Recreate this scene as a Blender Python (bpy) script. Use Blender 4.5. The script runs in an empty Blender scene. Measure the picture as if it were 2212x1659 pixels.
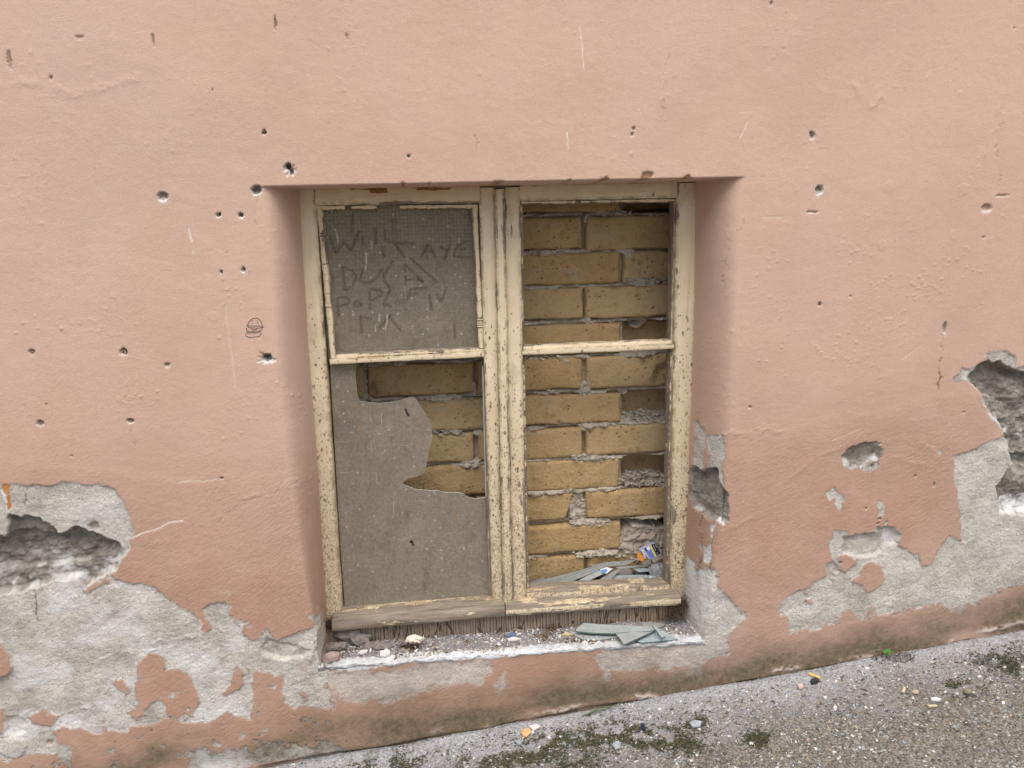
import bpy, bmesh, math, random
import numpy as np
from mathutils import Matrix, Vector

rnd = random.Random(7)
S = bpy.context.scene
COL = S.collection

# ------------------------------------------------------------------ camera, world, sun, exposure
F, PCX, PCY = 1661.0, 1106.0, 829.5          # focal length / centre, in units of a 2212 px wide picture
PITCH, YAW, ROLL = math.radians(11.251), math.radians(6.554), math.radians(-1.050)
YF = 0.12                                     # depth of the window's front behind the wall face
CAM = np.array([0.0, YF - 1.65, 1.10])
cp, sp, cy_, sy_ = math.cos(PITCH), math.sin(PITCH), math.cos(YAW), math.sin(YAW)
fw = np.array([sy_ * cp, cy_ * cp, -sp]); r0 = np.array([cy_, -sy_, 0.0]); u0 = np.cross(r0, fw)
cr, sr = math.cos(ROLL), math.sin(ROLL)
RT, UP = cr * r0 + sr * u0, -sr * r0 + cr * u0

cam_d = bpy.data.cameras.new('camera'); cam = bpy.data.objects.new('camera', cam_d); COL.objects.link(cam)
cam_d.sensor_fit = 'HORIZONTAL'; cam_d.sensor_width = 36; cam_d.lens = 36 * F / 2212
cam_d.clip_start = 0.02; cam_d.clip_end = 200
cam.matrix_world = Matrix(((RT[0], UP[0], -fw[0], CAM[0]), (RT[1], UP[1], -fw[1], CAM[1]),
                           (RT[2], UP[2], -fw[2], CAM[2]), (0, 0, 0, 1)))
S.camera = cam

SUN_EL, SUN_AZ = math.radians(62), math.radians(-30)     # azimuth: off the wall normal, negative = from the left
world = bpy.data.worlds.new('World'); S.world = world; world.use_nodes = True
wn = world.node_tree; wn.nodes.clear()
sky = wn.nodes.new('ShaderNodeTexSky'); sky.sky_type = 'NISHITA'; sky.sun_disc = False
sky.sun_elevation = SUN_EL; sky.sun_rotation = math.pi + SUN_AZ; sky.dust_density = 4; sky.air_density = 1.0
hsv = wn.nodes.new('ShaderNodeHueSaturation'); hsv.inputs['Saturation'].default_value = 0.50   # thin cloud veils the blue
bg = wn.nodes.new('ShaderNodeBackground'); bg.inputs['Strength'].default_value = 0.095
wo = wn.nodes.new('ShaderNodeOutputWorld')
wn.links.new(sky.outputs[0], hsv.inputs['Color']); wn.links.new(hsv.outputs[0], bg.inputs[0]); wn.links.new(bg.outputs[0], wo.inputs[0])

sun_d = bpy.data.lights.new('sun', 'SUN'); sun = bpy.data.objects.new('sun', sun_d); COL.objects.link(sun)
sun_d.energy = 1.25; sun_d.angle = math.radians(48); sun_d.color = (1.0, 0.965, 0.925)
sdir = Vector((math.sin(SUN_AZ) * math.cos(SUN_EL), -math.cos(SUN_AZ) * math.cos(SUN_EL), math.sin(SUN_EL)))
sun.rotation_euler = sdir.to_track_quat('Z', 'Y').to_euler(); sun.location = (-2, -4, 6)

S.view_settings.view_transform = 'Standard'; S.view_settings.look = 'None'
S.view_settings.gamma = 1; S.view_settings.use_curve_mapping = False
S.view_settings.exposure = 1.06

# ------------------------------------------------------------------ geometry helpers
def ray(px, py):
    return fw + RT * ((px - PCX) / F) - UP * ((py - PCY) / F)
def P(px, py, Y=0.0):                         # picture point -> point on the vertical plane y = Y
    d = ray(px, py); return CAM + d * ((Y - CAM[1]) / d[1])
def PN(px, py, p0, n):                        # picture point -> point on a plane
    d = ray(px, py); return CAM + d * (np.dot(np.asarray(p0) - CAM, n) / np.dot(d, n))
def zoom(x0, y0, s):                          # reading off an enlarged part of the photograph
    k = 2212 / 2560
    return lambda x, y: ((x0 + x * s) * k, (y0 + y * s) * k)
Z1 = zoom(700, 420, .32548); Z2 = zoom(1220, 420, .32548); Z3 = zoom(740, 880, .31338); Z4 = zoom(1220, 860, .32558)
Z5 = zoom(780, 1360, .24108); Z6 = zoom(1240, 1300, .27726); ZA = zoom(0, 1150, .25316); ZB = zoom(0, 1500, .37071)
ZR = zoom(1900, 1000, .36164); ZC = zoom(2360, 860, .27739); ZJ = zoom(1640, 1000, .38560); ZD = zoom(800, 1560, .40687)
ZP = zoom(1560, 1340, .09643); ZG = zoom(1700, 1500, .38879); ZH = zoom(580, 770, .09643)
def zp(Z, pts): return [Z(*p) for p in pts]

_rs = np.random.RandomState(11)
_perm = np.concatenate([_rs.permutation(512)] * 3)
_ga = _rs.rand(512) * 2 * np.pi; _gx, _gy = np.cos(_ga).astype(np.float32), np.sin(_ga).astype(np.float32); _perm = _perm.astype(np.int32)
def perlin(x, y, seed=0):
    x = (np.asarray(x, float) + seed * 17.31).astype(np.float32); y = (np.asarray(y, float) + seed * 9.77).astype(np.float32)
    xi = np.floor(x).astype(np.int32); yi = np.floor(y).astype(np.int32); xf = x - xi; yf = y - yi
    xi &= 511; yi &= 511
    u = xf * xf * xf * (xf * (xf * 6 - 15) + 10); v = yf * yf * yf * (yf * (yf * 6 - 15) + 10)
    def g(a, b, dx, dy):
        h = _perm[_perm[a] + b]; return _gx[h] * dx + _gy[h] * dy
    n00 = g(xi, yi, xf, yf); n10 = g(xi + 1, yi, xf - 1, yf); n01 = g(xi, yi + 1, xf, yf - 1); n11 = g(xi + 1, yi + 1, xf - 1, yf - 1)
    a = n00 + u * (n10 - n00); b = n01 + u * (n11 - n01)
    return (a + v * (b - a)) * 1.5
def fbm(x, y, o=3, seed=0, gain=.5):
    s = 0; a = 1.0; t = 0
    for i in range(o):
        s = s + a * perlin(x * 2 ** i, y * 2 ** i, seed + i * 3); t += a; a *= gain
    return s / t
def sstep(a, b, x):
    t = np.clip((x - a) / (b - a), 0, 1); return t * t * (3 - 2 * t)
def poly_sd(u, v, poly, margin=.03):          # signed distance to a polygon, negative inside; far points get +1
    poly = np.asarray(poly); out = np.ones(u.shape)
    m = (u > poly[:, 0].min() - margin) & (u < poly[:, 0].max() + margin) & (v > poly[:, 1].min() - margin) & (v < poly[:, 1].max() + margin)
    x, y = u[m], v[m]
    if x.size == 0: return out
    d = np.full(x.shape, 1e9); ins = np.zeros(x.shape, bool)
    for i in range(len(poly)):
        ax, ay = poly[i - 1]; bx, by = poly[i]
        ex, ey = bx - ax, by - ay; L = ex * ex + ey * ey + 1e-12
        t = np.clip(((x - ax) * ex + (y - ay) * ey) / L, 0, 1)
        d = np.minimum(d, (x - ax - t * ex) ** 2 + (y - ay - t * ey) ** 2)
        if ay != by:
            c = ((ay > y) != (by > y)) & (x < ex * (y - ay) / (by - ay) + ax); ins ^= c
    d = np.sqrt(d); out[m] = np.where(ins, -d, d); return out
def line_d(u, v, pts):                        # distance to a polyline
    d = np.full(u.shape, 1e9)
    for (ax, ay), (bx, by) in zip(pts[:-1], pts[1:]):
        ex, ey = bx - ax, by - ay
        t = np.clip(((u - ax) * ex + (v - ay) * ey) / (ex * ex + ey * ey + 1e-12), 0, 1)
        d = np.minimum(d, (u - ax - t * ex) ** 2 + (v - ay - t * ey) ** 2)
    return np.sqrt(d)

def new_mesh(name, verts, faces, mat=None, parent=None, smooth=False, loc=None, sharp=None):
    verts = np.asarray(verts, float)
    off = np.array(parent['_o']) if parent is not None and '_o' in parent.keys() else np.zeros(3)
    if loc is None: loc = np.zeros(3)
    me = bpy.data.meshes.new(name)
    v = verts - off - np.asarray(loc)
    if isinstance(faces, np.ndarray):
        me.vertices.add(len(v)); me.vertices.foreach_set('co', v.ravel())
        n, k = faces.shape
        me.loops.add(n * k); me.loops.foreach_set('vertex_index', faces.ravel().astype(np.int32))
        me.polygons.add(n); me.polygons.foreach_set('loop_start', np.arange(0, n * k, k, dtype=np.int32))
        me.update(calc_edges=True)
    else:
        me.from_pydata([tuple(p) for p in v], [], faces); me.update()
    if smooth:
        me.polygons.foreach_set('use_smooth', np.ones(len(me.polygons), bool))
        if sharp: me.set_sharp_from_angle(angle=math.radians(sharp))
    if mat:
        for m in (mat if isinstance(mat, (list, tuple)) else [mat]): me.materials.append(m)
    o = bpy.data.objects.new(name, me); COL.objects.link(o); o.location = loc
    if parent is not None: o.parent = parent
    return o
def set_attr(o, name, arr):
    a = o.data.attributes.new(name, 'FLOAT_COLOR', 'POINT'); a.data.foreach_set('color', np.ascontiguousarray(arr, dtype=np.float32).ravel())
def tag(o, label=None, cat=None, group=None, kind=None):
    for k, v in (('label', label), ('category', cat), ('group', group), ('kind', kind)):
        if v: o[k] = v
    return o
def root(name, loc, label, cat, group=None):
    o = bpy.data.objects.new(name, None); COL.objects.link(o); o.empty_display_size = .05
    o.location = loc; o['_o'] = [float(c) for c in loc]
    return tag(o, label, cat, group)
def grid_faces(nr, nc):
    i = np.arange(nr * nc).reshape(nr, nc)
    return np.stack([i[:-1, :-1], i[:-1, 1:], i[1:, 1:], i[1:, :-1]], -1).reshape(-1, 4)

# ------------------------------------------------------------------ material helper
class MT:
    def __init__(s, name):
        s.m = bpy.data.materials.new(name); s.m.use_nodes = True; s.t = s.m.node_tree; s.t.nodes.clear()
        s.out = s.t.nodes.new('ShaderNodeOutputMaterial')
        s.geo = s.t.nodes.new('ShaderNodeNewGeometry'); s.tc = s.t.nodes.new('ShaderNodeTexCoord')
        s.pos = s.geo.outputs['Position']
    def put(s, sock, v):
        if isinstance(v, bpy.types.NodeSocket): s.t.links.new(v, sock)
        elif isinstance(v, (tuple, list)) and len(v) == 3 and sock.type == 'RGBA': sock.default_value = (*v, 1)
        else: sock.default_value = v
    def n(s, typ, ins=None, **kw):
        nd = s.t.nodes.new('ShaderNode' + typ)
        for k, v in kw.items(): setattr(nd, k, v)
        for k, v in (ins or {}).items(): s.put(nd.inputs[k], v)
        return nd
    def math(s, op, a, b=0.0, clamp=False):
        return s.n('Math', {0: a, 1: b}, operation=op, use_clamp=clamp).outputs[0]
    def mix(s, f, a, b, mode='MIX'):
        nd = s.n('Mix', data_type='RGBA', blend_type=mode)
        s.put(nd.inputs[0], f); s.put(nd.inputs[6], a); s.put(nd.inputs[7], b); return nd.outputs[2]
    def vec(s, v=None, scale=(1, 1, 1), rot=(0, 0, 0), loc=(0, 0, 0)):
        return s.n('Mapping', {'Vector': v or s.pos, 'Scale': scale, 'Rotation': rot, 'Location': loc}).outputs[0]
    def noise(s, scale, detail=4, rough=.55, v=None, dist=0):
        return s.n('TexNoise', {'Vector': v or s.pos, 'Scale': scale, 'Detail': detail, 'Roughness': rough, 'Distortion': dist}).outputs[0]
    def voro(s, scale, v=None, feature='F1', rand=1.0, out='Distance'):
        return s.n('TexVoronoi', {'Vector': v or s.pos, 'Scale': scale, 'Randomness': rand}, feature=feature).outputs[out]
    def rng(s, v, a, b, c=0.0, d=1.0):
        return s.n('MapRange', {0: v, 1: a, 2: b, 3: c, 4: d}).outputs[0]
    def attr(s, name):
        a = s.n('Attribute', attribute_name=name); sc = s.n('SeparateColor', {0: a.outputs['Color']})
        return sc.outputs[0], sc.outputs[1], sc.outputs[2], a.outputs['Alpha']
    def bump(s, h, dist, strength=1.0, normal=None):
        ins = {'Height': h, 'Distance': dist, 'Strength': strength}
        if normal: ins['Normal'] = normal
        return s.n('Bump', ins).outputs[0]
    def finish(s, col, rough=.9, normal=None, spec=.25, extra=None):
        ins = {'Base Color': col, 'Roughness': rough, 'Specular IOR Level': spec}
        if normal: ins['Normal'] = normal
        ins.update(extra or {})
        b = s.n('BsdfPrincipled', ins); s.t.links.new(b.outputs[0], s.out.inputs[0]); s.b = b; return s.m

def simple(name, col, rough=.85, var=.25, scale=60, bump=0.0, bscale=200, spec=.25):
    m = MT(name); n = m.noise(scale, 5, .6)
    dark = tuple(c * (1 - var) for c in col); light = tuple(min(1, c * (1 + var)) for c in col)
    c = m.mix(m.rng(n, .3, .7), dark, light)
    return m.finish(c, rough, m.bump(m.noise(bscale, 4, .6), bump) if bump else None, spec)

# -------- wall material: masks on the mesh say where paint has gone, plaster has fallen, lime and lit hole bottoms show
def wall_material():
    m = MT('salmon_plaster')
    bare, cav, lime, grime = m.attr('layers'); coat, white, orange, dark = m.attr('marks')
    n1 = m.noise(2.2, 5, .6); n2 = m.noise(14, 5, .6); n3 = m.noise(90, 3, .6)
    up = m.mix(m.rng(n1, .3, .7), (.582, .402, .310), (.632, .434, .335))
    lo = m.mix(m.rng(n1, .3, .7), (.376, .228, .160), (.424, .255, .182))
    paint = m.mix(coat, up, lo)
    paint = m.mix(m.rng(n2, .35, .75, 0, .30), paint, m.mix(.5, paint, (.66, .50, .40)))
    paint = m.mix(m.rng(m.noise(1.3, 6, .62), .46, .60, 0, .45), paint, m.mix(.55, paint, (.60, .45, .39))); paint = m.mix(m.rng(m.noise(4.2, 6, .66), .54, .68, 0, .30), paint, m.mix(.5, paint, (.49, .345, .26)))
    paint = m.mix(m.rng(n3, .55, .8, 0, .25), paint, m.mix(.5, paint, (.36, .20, .13)))
    paint = m.mix(m.rng(m.noise(420, 3, .7), .42, .62, 0, .16), paint, (.34, .22, .16))
    streak = m.noise(9, 4, .6, m.vec(scale=(3.0, 1, .25)))
    paint = m.mix(m.rng(streak, .52, .75, 0, .22), paint, (.50, .36, .29))
    p1 = m.noise(16, 6, .65); p2 = m.noise(150, 3, .6); p3 = m.noise(5.5, 4, .6)
    plaster = m.mix(m.rng(p1, .35, .68), (.415, .376, .328), (.690, .637, .566))
    plaster = m.mix(m.rng(p3, .45, .70, 0, .65), plaster, (.71, .675, .645))
    plaster = m.mix(m.rng(p2, .56, .76, 0, .45), plaster, (.24, .21, .18))
    pv = m.voro(190, out='Color'); pits = m.math('MULTIPLY', m.math('GREATER_THAN', m.n('SeparateColor', {0: pv}).outputs[0], .80), m.rng(m.voro(190), .42, .25)); plaster = m.mix(m.math('MULTIPLY', pits, .45), plaster, (.17, .15, .13))
    plaster = m.mix(m.rng(m.noise(38, 7, .75), .54, .66, 0, .5), plaster, (.76, .73, .70))
    sand = m.voro(260); r1 = m.noise(45, 6, .7)
    rub = m.mix(m.rng(r1, .32, .68), (.165, .142, .118), (.400, .362, .312))
    rub = m.mix(m.rng(m.noise(8, 4), .5, .68, 0, .55), rub, (.30, .285, .28))
    rub = m.mix(m.math('MULTIPLY', m.rng(sand, .0, .28, 1, 0), m.rng(m.noise(20), .45, .6)), rub, (.50, .47, .42))
    col = m.mix(bare, paint, plaster); col = m.mix(cav, col, rub)
    col = m.mix(m.math('MULTIPLY', lime, m.rng(m.noise(120, 4, .7), .25, .5, .55, 1)), col, (.76, .745, .73))
    col = m.mix(orange, col, m.mix(m.rng(n2, .4, .6), (.50, .19, .06), (.60, .31, .13)))
    col = m.mix(white, col, (.80, .76, .70))
    g = m.math('MULTIPLY', grime, m.rng(m.noise(60, 5, .7), .25, .62, .5, 1))
    col = m.mix(g, col, m.mix(m.rng(m.noise(12), .4, .6), (.115, .088, .055), (.098, .090, .050)))
    col = m.mix(dark, col, (.075, .050, .034))
    fine = m.noise(330, 3, .6); gr = m.noise(190, 7, .76)
    h = m.math('ADD', m.math('ADD', m.math('MULTIPLY', fine, .26), m.math('MULTIPLY', m.noise(750, 2, .5), .16)), m.math('MULTIPLY', gr, m.math('ADD', .25, m.math('MULTIPLY', m.math('MAXIMUM', bare, cav), 2.3))))
    h = m.math('ADD', h, m.math('MULTIPLY', coat, m.math('ADD', m.math('MULTIPLY', m.noise(230, 3, .6, m.vec(m.vec(rot=(0, .75, 0)), scale=(.42, 1, 1.1))), m.rng(m.noise(6, 3), .35, .65, .5, 1.25)), m.math('MULTIPLY', m.noise(120, 3, .6), .35))))
    return m.finish(col, .88, m.bump(h, .0017, 1.0), .2)
M_WALL = wall_material()

# ------------------------------------------------------------------ outlines of the opening
base_px = [(691, 1636), (824, 1618), (958, 1590), (1057, 1577), (1113, 1562), (1225, 1541), (1267, 1530), (1359, 1520), (1464, 1505),
           (1603, 1474), (1737, 1451), (1892, 1424), (2040, 1397), (2212, 1353)]
bp = np.array([P(*p) for p in base_px]); G1, G0 = np.polyfit(bp[:, 0], bp[:, 2], 1)
def ground_z(x): return G0 + G1 * np.asarray(x)
def ln(a, b):                                  # linear z(x) through two picture points on the wall face
    A, B = P(*a), P(*b); k = (B[2] - A[2]) / (B[0] - A[0]); return lambda x: A[2] + k * (np.asarray(x) - A[0])
z_lintel = ln((545, 403), (1610, 382)); z_sill = ln((697, 1440), (1515, 1383))
def prof(pts, Y):                              # x(z) through picture points at depth Y
    q = np.array([P(*p, Y) for p in pts]); o = np.argsort(q[:, 2]); return lambda z: np.interp(z, q[o, 2], q[o, 0])
xs_l = prof([(554, 400), (564, 450), (580, 560), (586, 660), (594, 840), (620, 1037), (656, 1250), (694, 1440)], 0)
xs_r = prof([(1614, 385), (1604, 450), (1596, 560), (1592, 800), (1582, 1000), (1556, 1200), (1517, 1390)], 0)
xb_l = prof([(650, 412), (665, 700), (684, 950), (706, 1330), (709, 1420)], YF)
xb_r = prof([(1500, 394), (1497, 700), (1486, 1000), (1474, 1311), (1472, 1380)], YF)
YD = .175
XC = .18

# ------------------------------------------------------------------ the wall
def build_wall():
    X0, X1 = P(0, 800)[0] - .16, P(2212, 800)[0] + .18
    Z0, Z1_ = -.10, P(1106, 0)[2] + .16
    pitch = .00212
    xl, xr = float(np.mean(xb_l(np.array([.5, 1.0])))), float(np.mean(xb_r(np.array([.5, 1.0]))))
    xs = [np.arange(X0, X1, pitch), np.arange(xl - .070, xl + .012, .0010), np.arange(xr - .012, xr + .066, .0010)]
    xs = np.unique(np.round(np.concatenate(xs), 5)); xs = xs[np.concatenate([[True], np.diff(xs) > .00055])]
    far = np.array([.05, .12, .25, .5, 1, 2, 4, 7]); xs = np.concatenate([X0 - far[::-1], xs, X1 + far])
    zl, zs = float(z_lintel(XC)), float(z_sill(XC))
    zz = np.arange(Z0, Z1_, pitch); zz = zz[(np.abs(zz - zl) > .0012) & (np.abs(zz - zs) > .0012)]
    zz = np.sort(np.concatenate([zz, [zl - .0009, zl, zs, zs + .0009]]))
    zz = np.concatenate([[Z0 - .9, Z0 - .3, Z0 - .05], zz, Z1_ + np.array([.05, .2, .6, 1.4, 2.6])])
    n, k = len(zz), len(xs)
    X = np.repeat(xs[None], n, 0); Zr = np.repeat(zz[:, None], k, 1)
    xc = np.clip(X, X0, X1)
    o_s = z_sill(xc) - zs; o_l = z_lintel(xc) - zl
    t = np.clip((Zr - zs) / (zl - zs), 0, 1); fade = np.clip(1 - (zs - Zr) / .3, 0, 1) * np.clip(1 - (Zr - zl) / .3, 0, 1)
    Z = Zr + (o_s * (1 - t) + o_l * t) * fade
    opening = (Zr > zs + .0004) & (Zr < zl - .0004)
    # base depth of the reveals
    def g(t): t = np.clip(t, 0, 1); return 1 - np.sqrt(np.maximum(0, 1 - t ** 2.1))
    a, b = xs_l(Z), xb_l(Z); tl = (X - a) / np.maximum(b - a, .004)
    c, d = xs_r(Z), xb_r(Z); tr = (c - X) / np.maximum(c - d, .004)
    D0 = np.where(X < XC, g(tl), g(tr)) * YD * opening
    nx = np.gradient(D0, axis=1) / np.maximum(np.gradient(X, axis=1), 1e-5)
    nx = np.clip(nx, -6, 6); nl = np.sqrt(nx ** 2 + 1)
    # wall-face coordinates in which the damage is drawn
    k_ = (0 - CAM[1]) / (D0 - CAM[1]); U = CAM[0] + (X - CAM[0]) * k_; V = CAM[2] + (Z - CAM[2]) * k_
    w1x = fbm(U * 45, V * 45, 4, 1, .62) * .0075; w1y = fbm(U * 45, V * 45, 4, 5, .62) * .0075
    u, v = U + w1x, V + w1y
    w2 = np.zeros_like(U)
    def W(pts): return [(p[0], p[2]) for p in (P(*q) for q in pts)]
    soft = fbm(U * 30, V * 30, 4, 9) * .022 + fbm(U * 160, V * 160, 2, 31) * .010
    bare = np.zeros_like(U); cav = np.zeros_like(U); lime = np.zeros_like(U); grime = np.zeros_like(U)
    white = np.zeros_like(U); orange = np.zeros_like(U); dark = np.zeros_like(U); H = np.zeros_like(U)
    def mask(poly, w=.0012): return np.clip(.5 - poly_sd(u, v, W(poly)) / w, 0, 1)
    def smask(poly, w=.02): return np.clip(.5 - (poly_sd(u, v, W(poly), .07) + soft) / w, 0, 1)
    # --- undulation and trowel relief
    H += fbm(U * 2.2, V * 2.6, 2, 2) * .0040 + fbm(U * 9, V * 10, 2, 4) * .0007
    H += np.abs(fbm(U * 14 + V * 5, V * 22, 3, 6)) * .0005
    H += fbm(U * 60, V * 70, 3, 8) * .00022
    pim = perlin(U * 95, V * 95, 12); H += np.clip(pim - .45, 0, 1) * .0020 * sstep(.0, .45, fbm(U * 7, V * 7, 2, 14))
    # --- lower coat, brushed on thicker
    edge = W([(-400, 985), (0, 985), (180, 1010), (430, 1040), (520, 1036), (690, 1010), (700, 1010), (1495, 1000), (1560, 935), (1690, 932), (1760, 905), (1900, 885), (2030, 850), (2130, 838), (2212, 838), (2700, 838)])
    ex, ez = zip(*edge); sdl = np.interp(U, ex, ez) - V + fbm(U * 14, V * 14, 3, 15) * .016
    coat = sstep(-.012, .012, sdl)
    tone = np.clip(.12 + .20 * sstep(-.75, 0, sdl) + .42 * sstep(-.10, .10, sdl) + .30 * sstep(.0, .40, sdl) + fbm(U * 5, V * 5, 3, 16) * .14, 0, 1)
    ang = .45 + .55 * fbm(U * 4, V * 4, 2, 17); br = fbm((U * np.cos(ang) + V * np.sin(ang)) * 62, (V * np.cos(ang) - U * np.sin(ang)) * 150, 2, 18) * .75 + fbm(U * 120, V * 130, 2, 19) * .55 + fbm(U * 26, V * 30, 2, 20) * .5
    H += coat * (.0007 + br * .00030)
    step2 = W([(1560, 1150), (1660, 1101), (1690, 1092), (1697, 1040), (1742, 1005), (1765, 985), (1830, 965), (1860, 940)])
    dl = line_d(u, v, step2); H += np.exp(-(dl / .004) ** 2) * .0009 * sstep(-.5, .2, fbm(U * 14, V * 14, 2, 119))
    ridge = [W([(0, 185), (60, 180), (120, 190), (160, 205), (240, 185), (300, 168)]), W([(1560, 940), (1640, 928), (1690, 931)]), W([(2170, 50), (2155, 95), (2150, 130), (2165, 200), (2160, 262), (2140, 300)]),
             W([(1840, 178), (1880, 232), (1905, 210)]), W([(510, 1080), (590, 1060), (665, 1030)]), W([(1440, 160), (1432, 225)]), W([(1850, 990), (1900, 960), (1950, 950), (2030, 975)]), W([(1900, 1000), (1940, 990), (1985, 1003)])]
    for i, rg in enumerate(ridge): H += np.exp(-(line_d(u + w1x, v + w1y, rg) / .006) ** 2) * (.0008 + .0005 * (i % 2)) * sstep(-.5, .3, fbm(U * 22, V * 22, 2, 120 + i))
    # --- bare plaster
    A = zp(ZA, [(-300, 260), (-10, 235), (110, 235), (270, 250), (540, 245), (590, 233), (740, 225), (900, 240), (1040, 260), (1130, 310), (1200, 370), (1230, 430), (1270, 560), (1318, 690), (1280, 800), (1285, 880), (1200, 990), (1150, 1080), (1060, 1140), (870, 1240), (840, 1290), (700, 1320), (-300, 1400)])
    B = zp(ZA, [(-300, 1330), (500, 1180), (840, 1310), (880, 1320), (920, 1275), (1100, 1190), (1150, 1175), (1210, 1200), (1330, 1230), (1400, 1205), (1470, 1240), (1600, 1330), (1700, 1400), (1850, 1490), (1940, 1550), (1965, 1700)]) + \
        zp(ZB, [(1330, 120), (1345, 205), (1400, 225), (1425, 180), (1385, 100), (1375, 60), (1460, 10), (1560, 30), (1540, 100), (1650, 150), (1630, 210), (1680, 262), (1740, 270), (1790, 190), (1840, 240), (1860, 275), (2000, 222), (2120, 185), (2150, 60), (2175, 130), (2200, 480),
                (2230, 640), (2212, 745), (2130, 722), (2030, 710), (1990, 735), (1910, 690), (1905, 600), (1920, 560), (1890, 500), (1850, 520), (1820, 480), (1720, 478), (1690, 560), (1715, 640), (1705, 720), (1690, 800), (1600, 780), (1530, 750), (1470, 790), (1410, 820), (1290, 828),
                (1130, 800), (1040, 842), (885, 850), (870, 892), (760, 882), (670, 905), (600, 900), (560, 868), (420, 855), (350, 880), (400, 960), (480, 1000), (470, 1080), (490, 1133), (450, 1133), (380, 1040), (200, 1040), (120, 1062), (-300, 1060)])
    bare = np.maximum(bare, np.maximum(mask(A), mask(B)))
    for isl in ([(920, 430), (1000, 360), (1100, 370), (1118, 450), (1110, 475), (1190, 468), (1280, 500), (1300, 560), (1345, 640), (1345, 690), (1300, 760), (1265, 805), (1190, 800), (1130, 790), (1120, 720), (1060, 680), (1010, 700), (960, 780), (925, 700), (905, 620), (925, 530), (925, 470)],
                [(740, 540), (830, 535), (870, 600), (860, 650), (790, 600)], [(1570, 470), (1600, 430), (1640, 480), (1645, 570), (1610, 610), (1520, 640), (1490, 625), (1560, 560)],
                [(-40, 250), (10, 280), (40, 320), (88, 440), (82, 485), (0, 530), (-40, 530)], [(-40, 740), (10, 745), (32, 800), (20, 900), (-40, 930)], [(190, 790), (290, 735), (400, 790), (330, 860), (220, 830)], [(860, 760), (930, 720), (985, 770), (920, 820)]):
        bare *= 1 - mask(zp(ZB, isl))
    flakeL = mask(zp(ZB, [(-60, 940), (170, 930), (182, 1000), (130, 1062), (60, 1060), (-60, 1030)])); H += flakeL * .003
    loose = mask(zp(ZB, [(-40, 250), (10, 280), (40, 320), (88, 440), (82, 485), (0, 530), (-40, 530)])); H += loose * .0045
    base_patch = smask(zp(ZB, [(1255, 1020), (1350, 985), (1440, 1050), (1560, 1005), (1700, 1010), (1790, 950), (1900, 960), (1950, 1000), (2212, 965), (2320, 1000), (2330, 1050), (2200, 1100), (1900, 1090), (1700, 1120), (1500, 1180), (1300, 1180)]), .006)
    bare = np.maximum(bare, base_patch)
    # right-hand side
    Mp = zp(ZR, [(140, 1400), (200, 1350), (250, 1320), (330, 1300), (390, 1240), (455, 1222), (450, 1140), (500, 1100), (480, 1050), (470, 1000), (500, 930), (520, 885), (550, 915), (610, 900), (620, 930), (700, 925), (790, 905), (808, 872), (930, 880), (975, 930), (960, 1010), (1060, 1062), (1100, 1060), (1110, 1140), (1150, 1152), (1200, 1120), (1212, 1060), (1262, 990), (1305, 935), (1390, 972),
                 (1390, 880), (1380, 800), (1362, 660), (1335, 520), (1345, 390), (1470, 340), (1690, 245), (2100, 240), (2400, 1150), (1825, 1272), (1700, 1300), (1560, 1365), (1430, 1420), (1375, 1455), (1270, 1400), (1180, 1420), (1100, 1440), (980, 1450), (930, 1490), (860, 1485), (780, 1440), (745, 1440), (760, 1500), (690, 1510), (620, 1460), (560, 1440), (540, 1520), (470, 1560), (380, 1590), (230, 1612), (170, 1530), (130, 1450)])
    mm = np.where(V > P(1900, 1290)[2], mask(Mp), smask(Mp, .007))
    for isl in ([(720, 1130), (760, 1110), (850, 1150), (855, 1240), (830, 1290), (740, 1330), (700, 1280), (640, 1260), (640, 1240), (690, 1210), (700, 1150)], [(530, 1070), (590, 1060), (670, 1100), (650, 1140), (580, 1200), (550, 1150)], [(1095, 1010), (1140, 1000), (1140, 1060), (1190, 1040), (1190, 1120), (1120, 1140), (1100, 1090)], [(300, 1330), (330, 1315), (335, 1345), (310, 1350)], [(310, 1380), (370, 1380), (375, 1400), (340, 1410)]):
        mm *= 1 - mask(zp(ZR, isl))
    bare = np.maximum(bare, mm)
    for pl in ([(455, 640), (510, 600), (540, 640), (582, 655), (560, 772), (520, 720), (515, 680), (470, 682)], [(820, 700), (850, 705), (862, 770), (858, 800), (810, 800)], [(860, 840), (885, 830), (880, 870), (862, 872)], [(700, 475), (830, 425), (800, 490), (750, 502)], [(1225, 345), (1255, 345), (1250, 362), (1230, 362)]):
        bare = np.maximum(bare, mask(zp(ZR, pl)))
    rim = zp(ZC, [(80, 300), (120, 290), (170, 220), (230, 225), (310, 180), (360, 150), (380, 100), (450, 60), (550, 60), (620, 110), (655, 170), (650, 215), (721, 195), (1100, 150), (1400, 400), (700, 600), (380, 450), (215, 330), (90, 340)])
    bare = np.maximum(bare, mask(rim))
    bare = np.maximum(bare, mask(zp(ZC, [(360, 540), (440, 600), (480, 700), (540, 760), (500, 750), (420, 680)])))
    # jamb and sill corner
    J1 = [(262, 110), (285, 170), (320, 200), (310, 420), (290, 450), (240, 440), (252, 330), (246, 255), (262, 250), (256, 180)]
    J2 = [(335, 230), (440, 230), (450, 330), (430, 420), (440, 560), (410, 550), (330, 440), (345, 350), (330, 290)]
    J3 = [(345, 822), (382, 808), (375, 880), (358, 925), (362, 870)]
    J4 = [(298, 915), (330, 945), (368, 920), (352, 970), (360, 1010), (350, 1062), (325, 1060), (300, 1025)]
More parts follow.
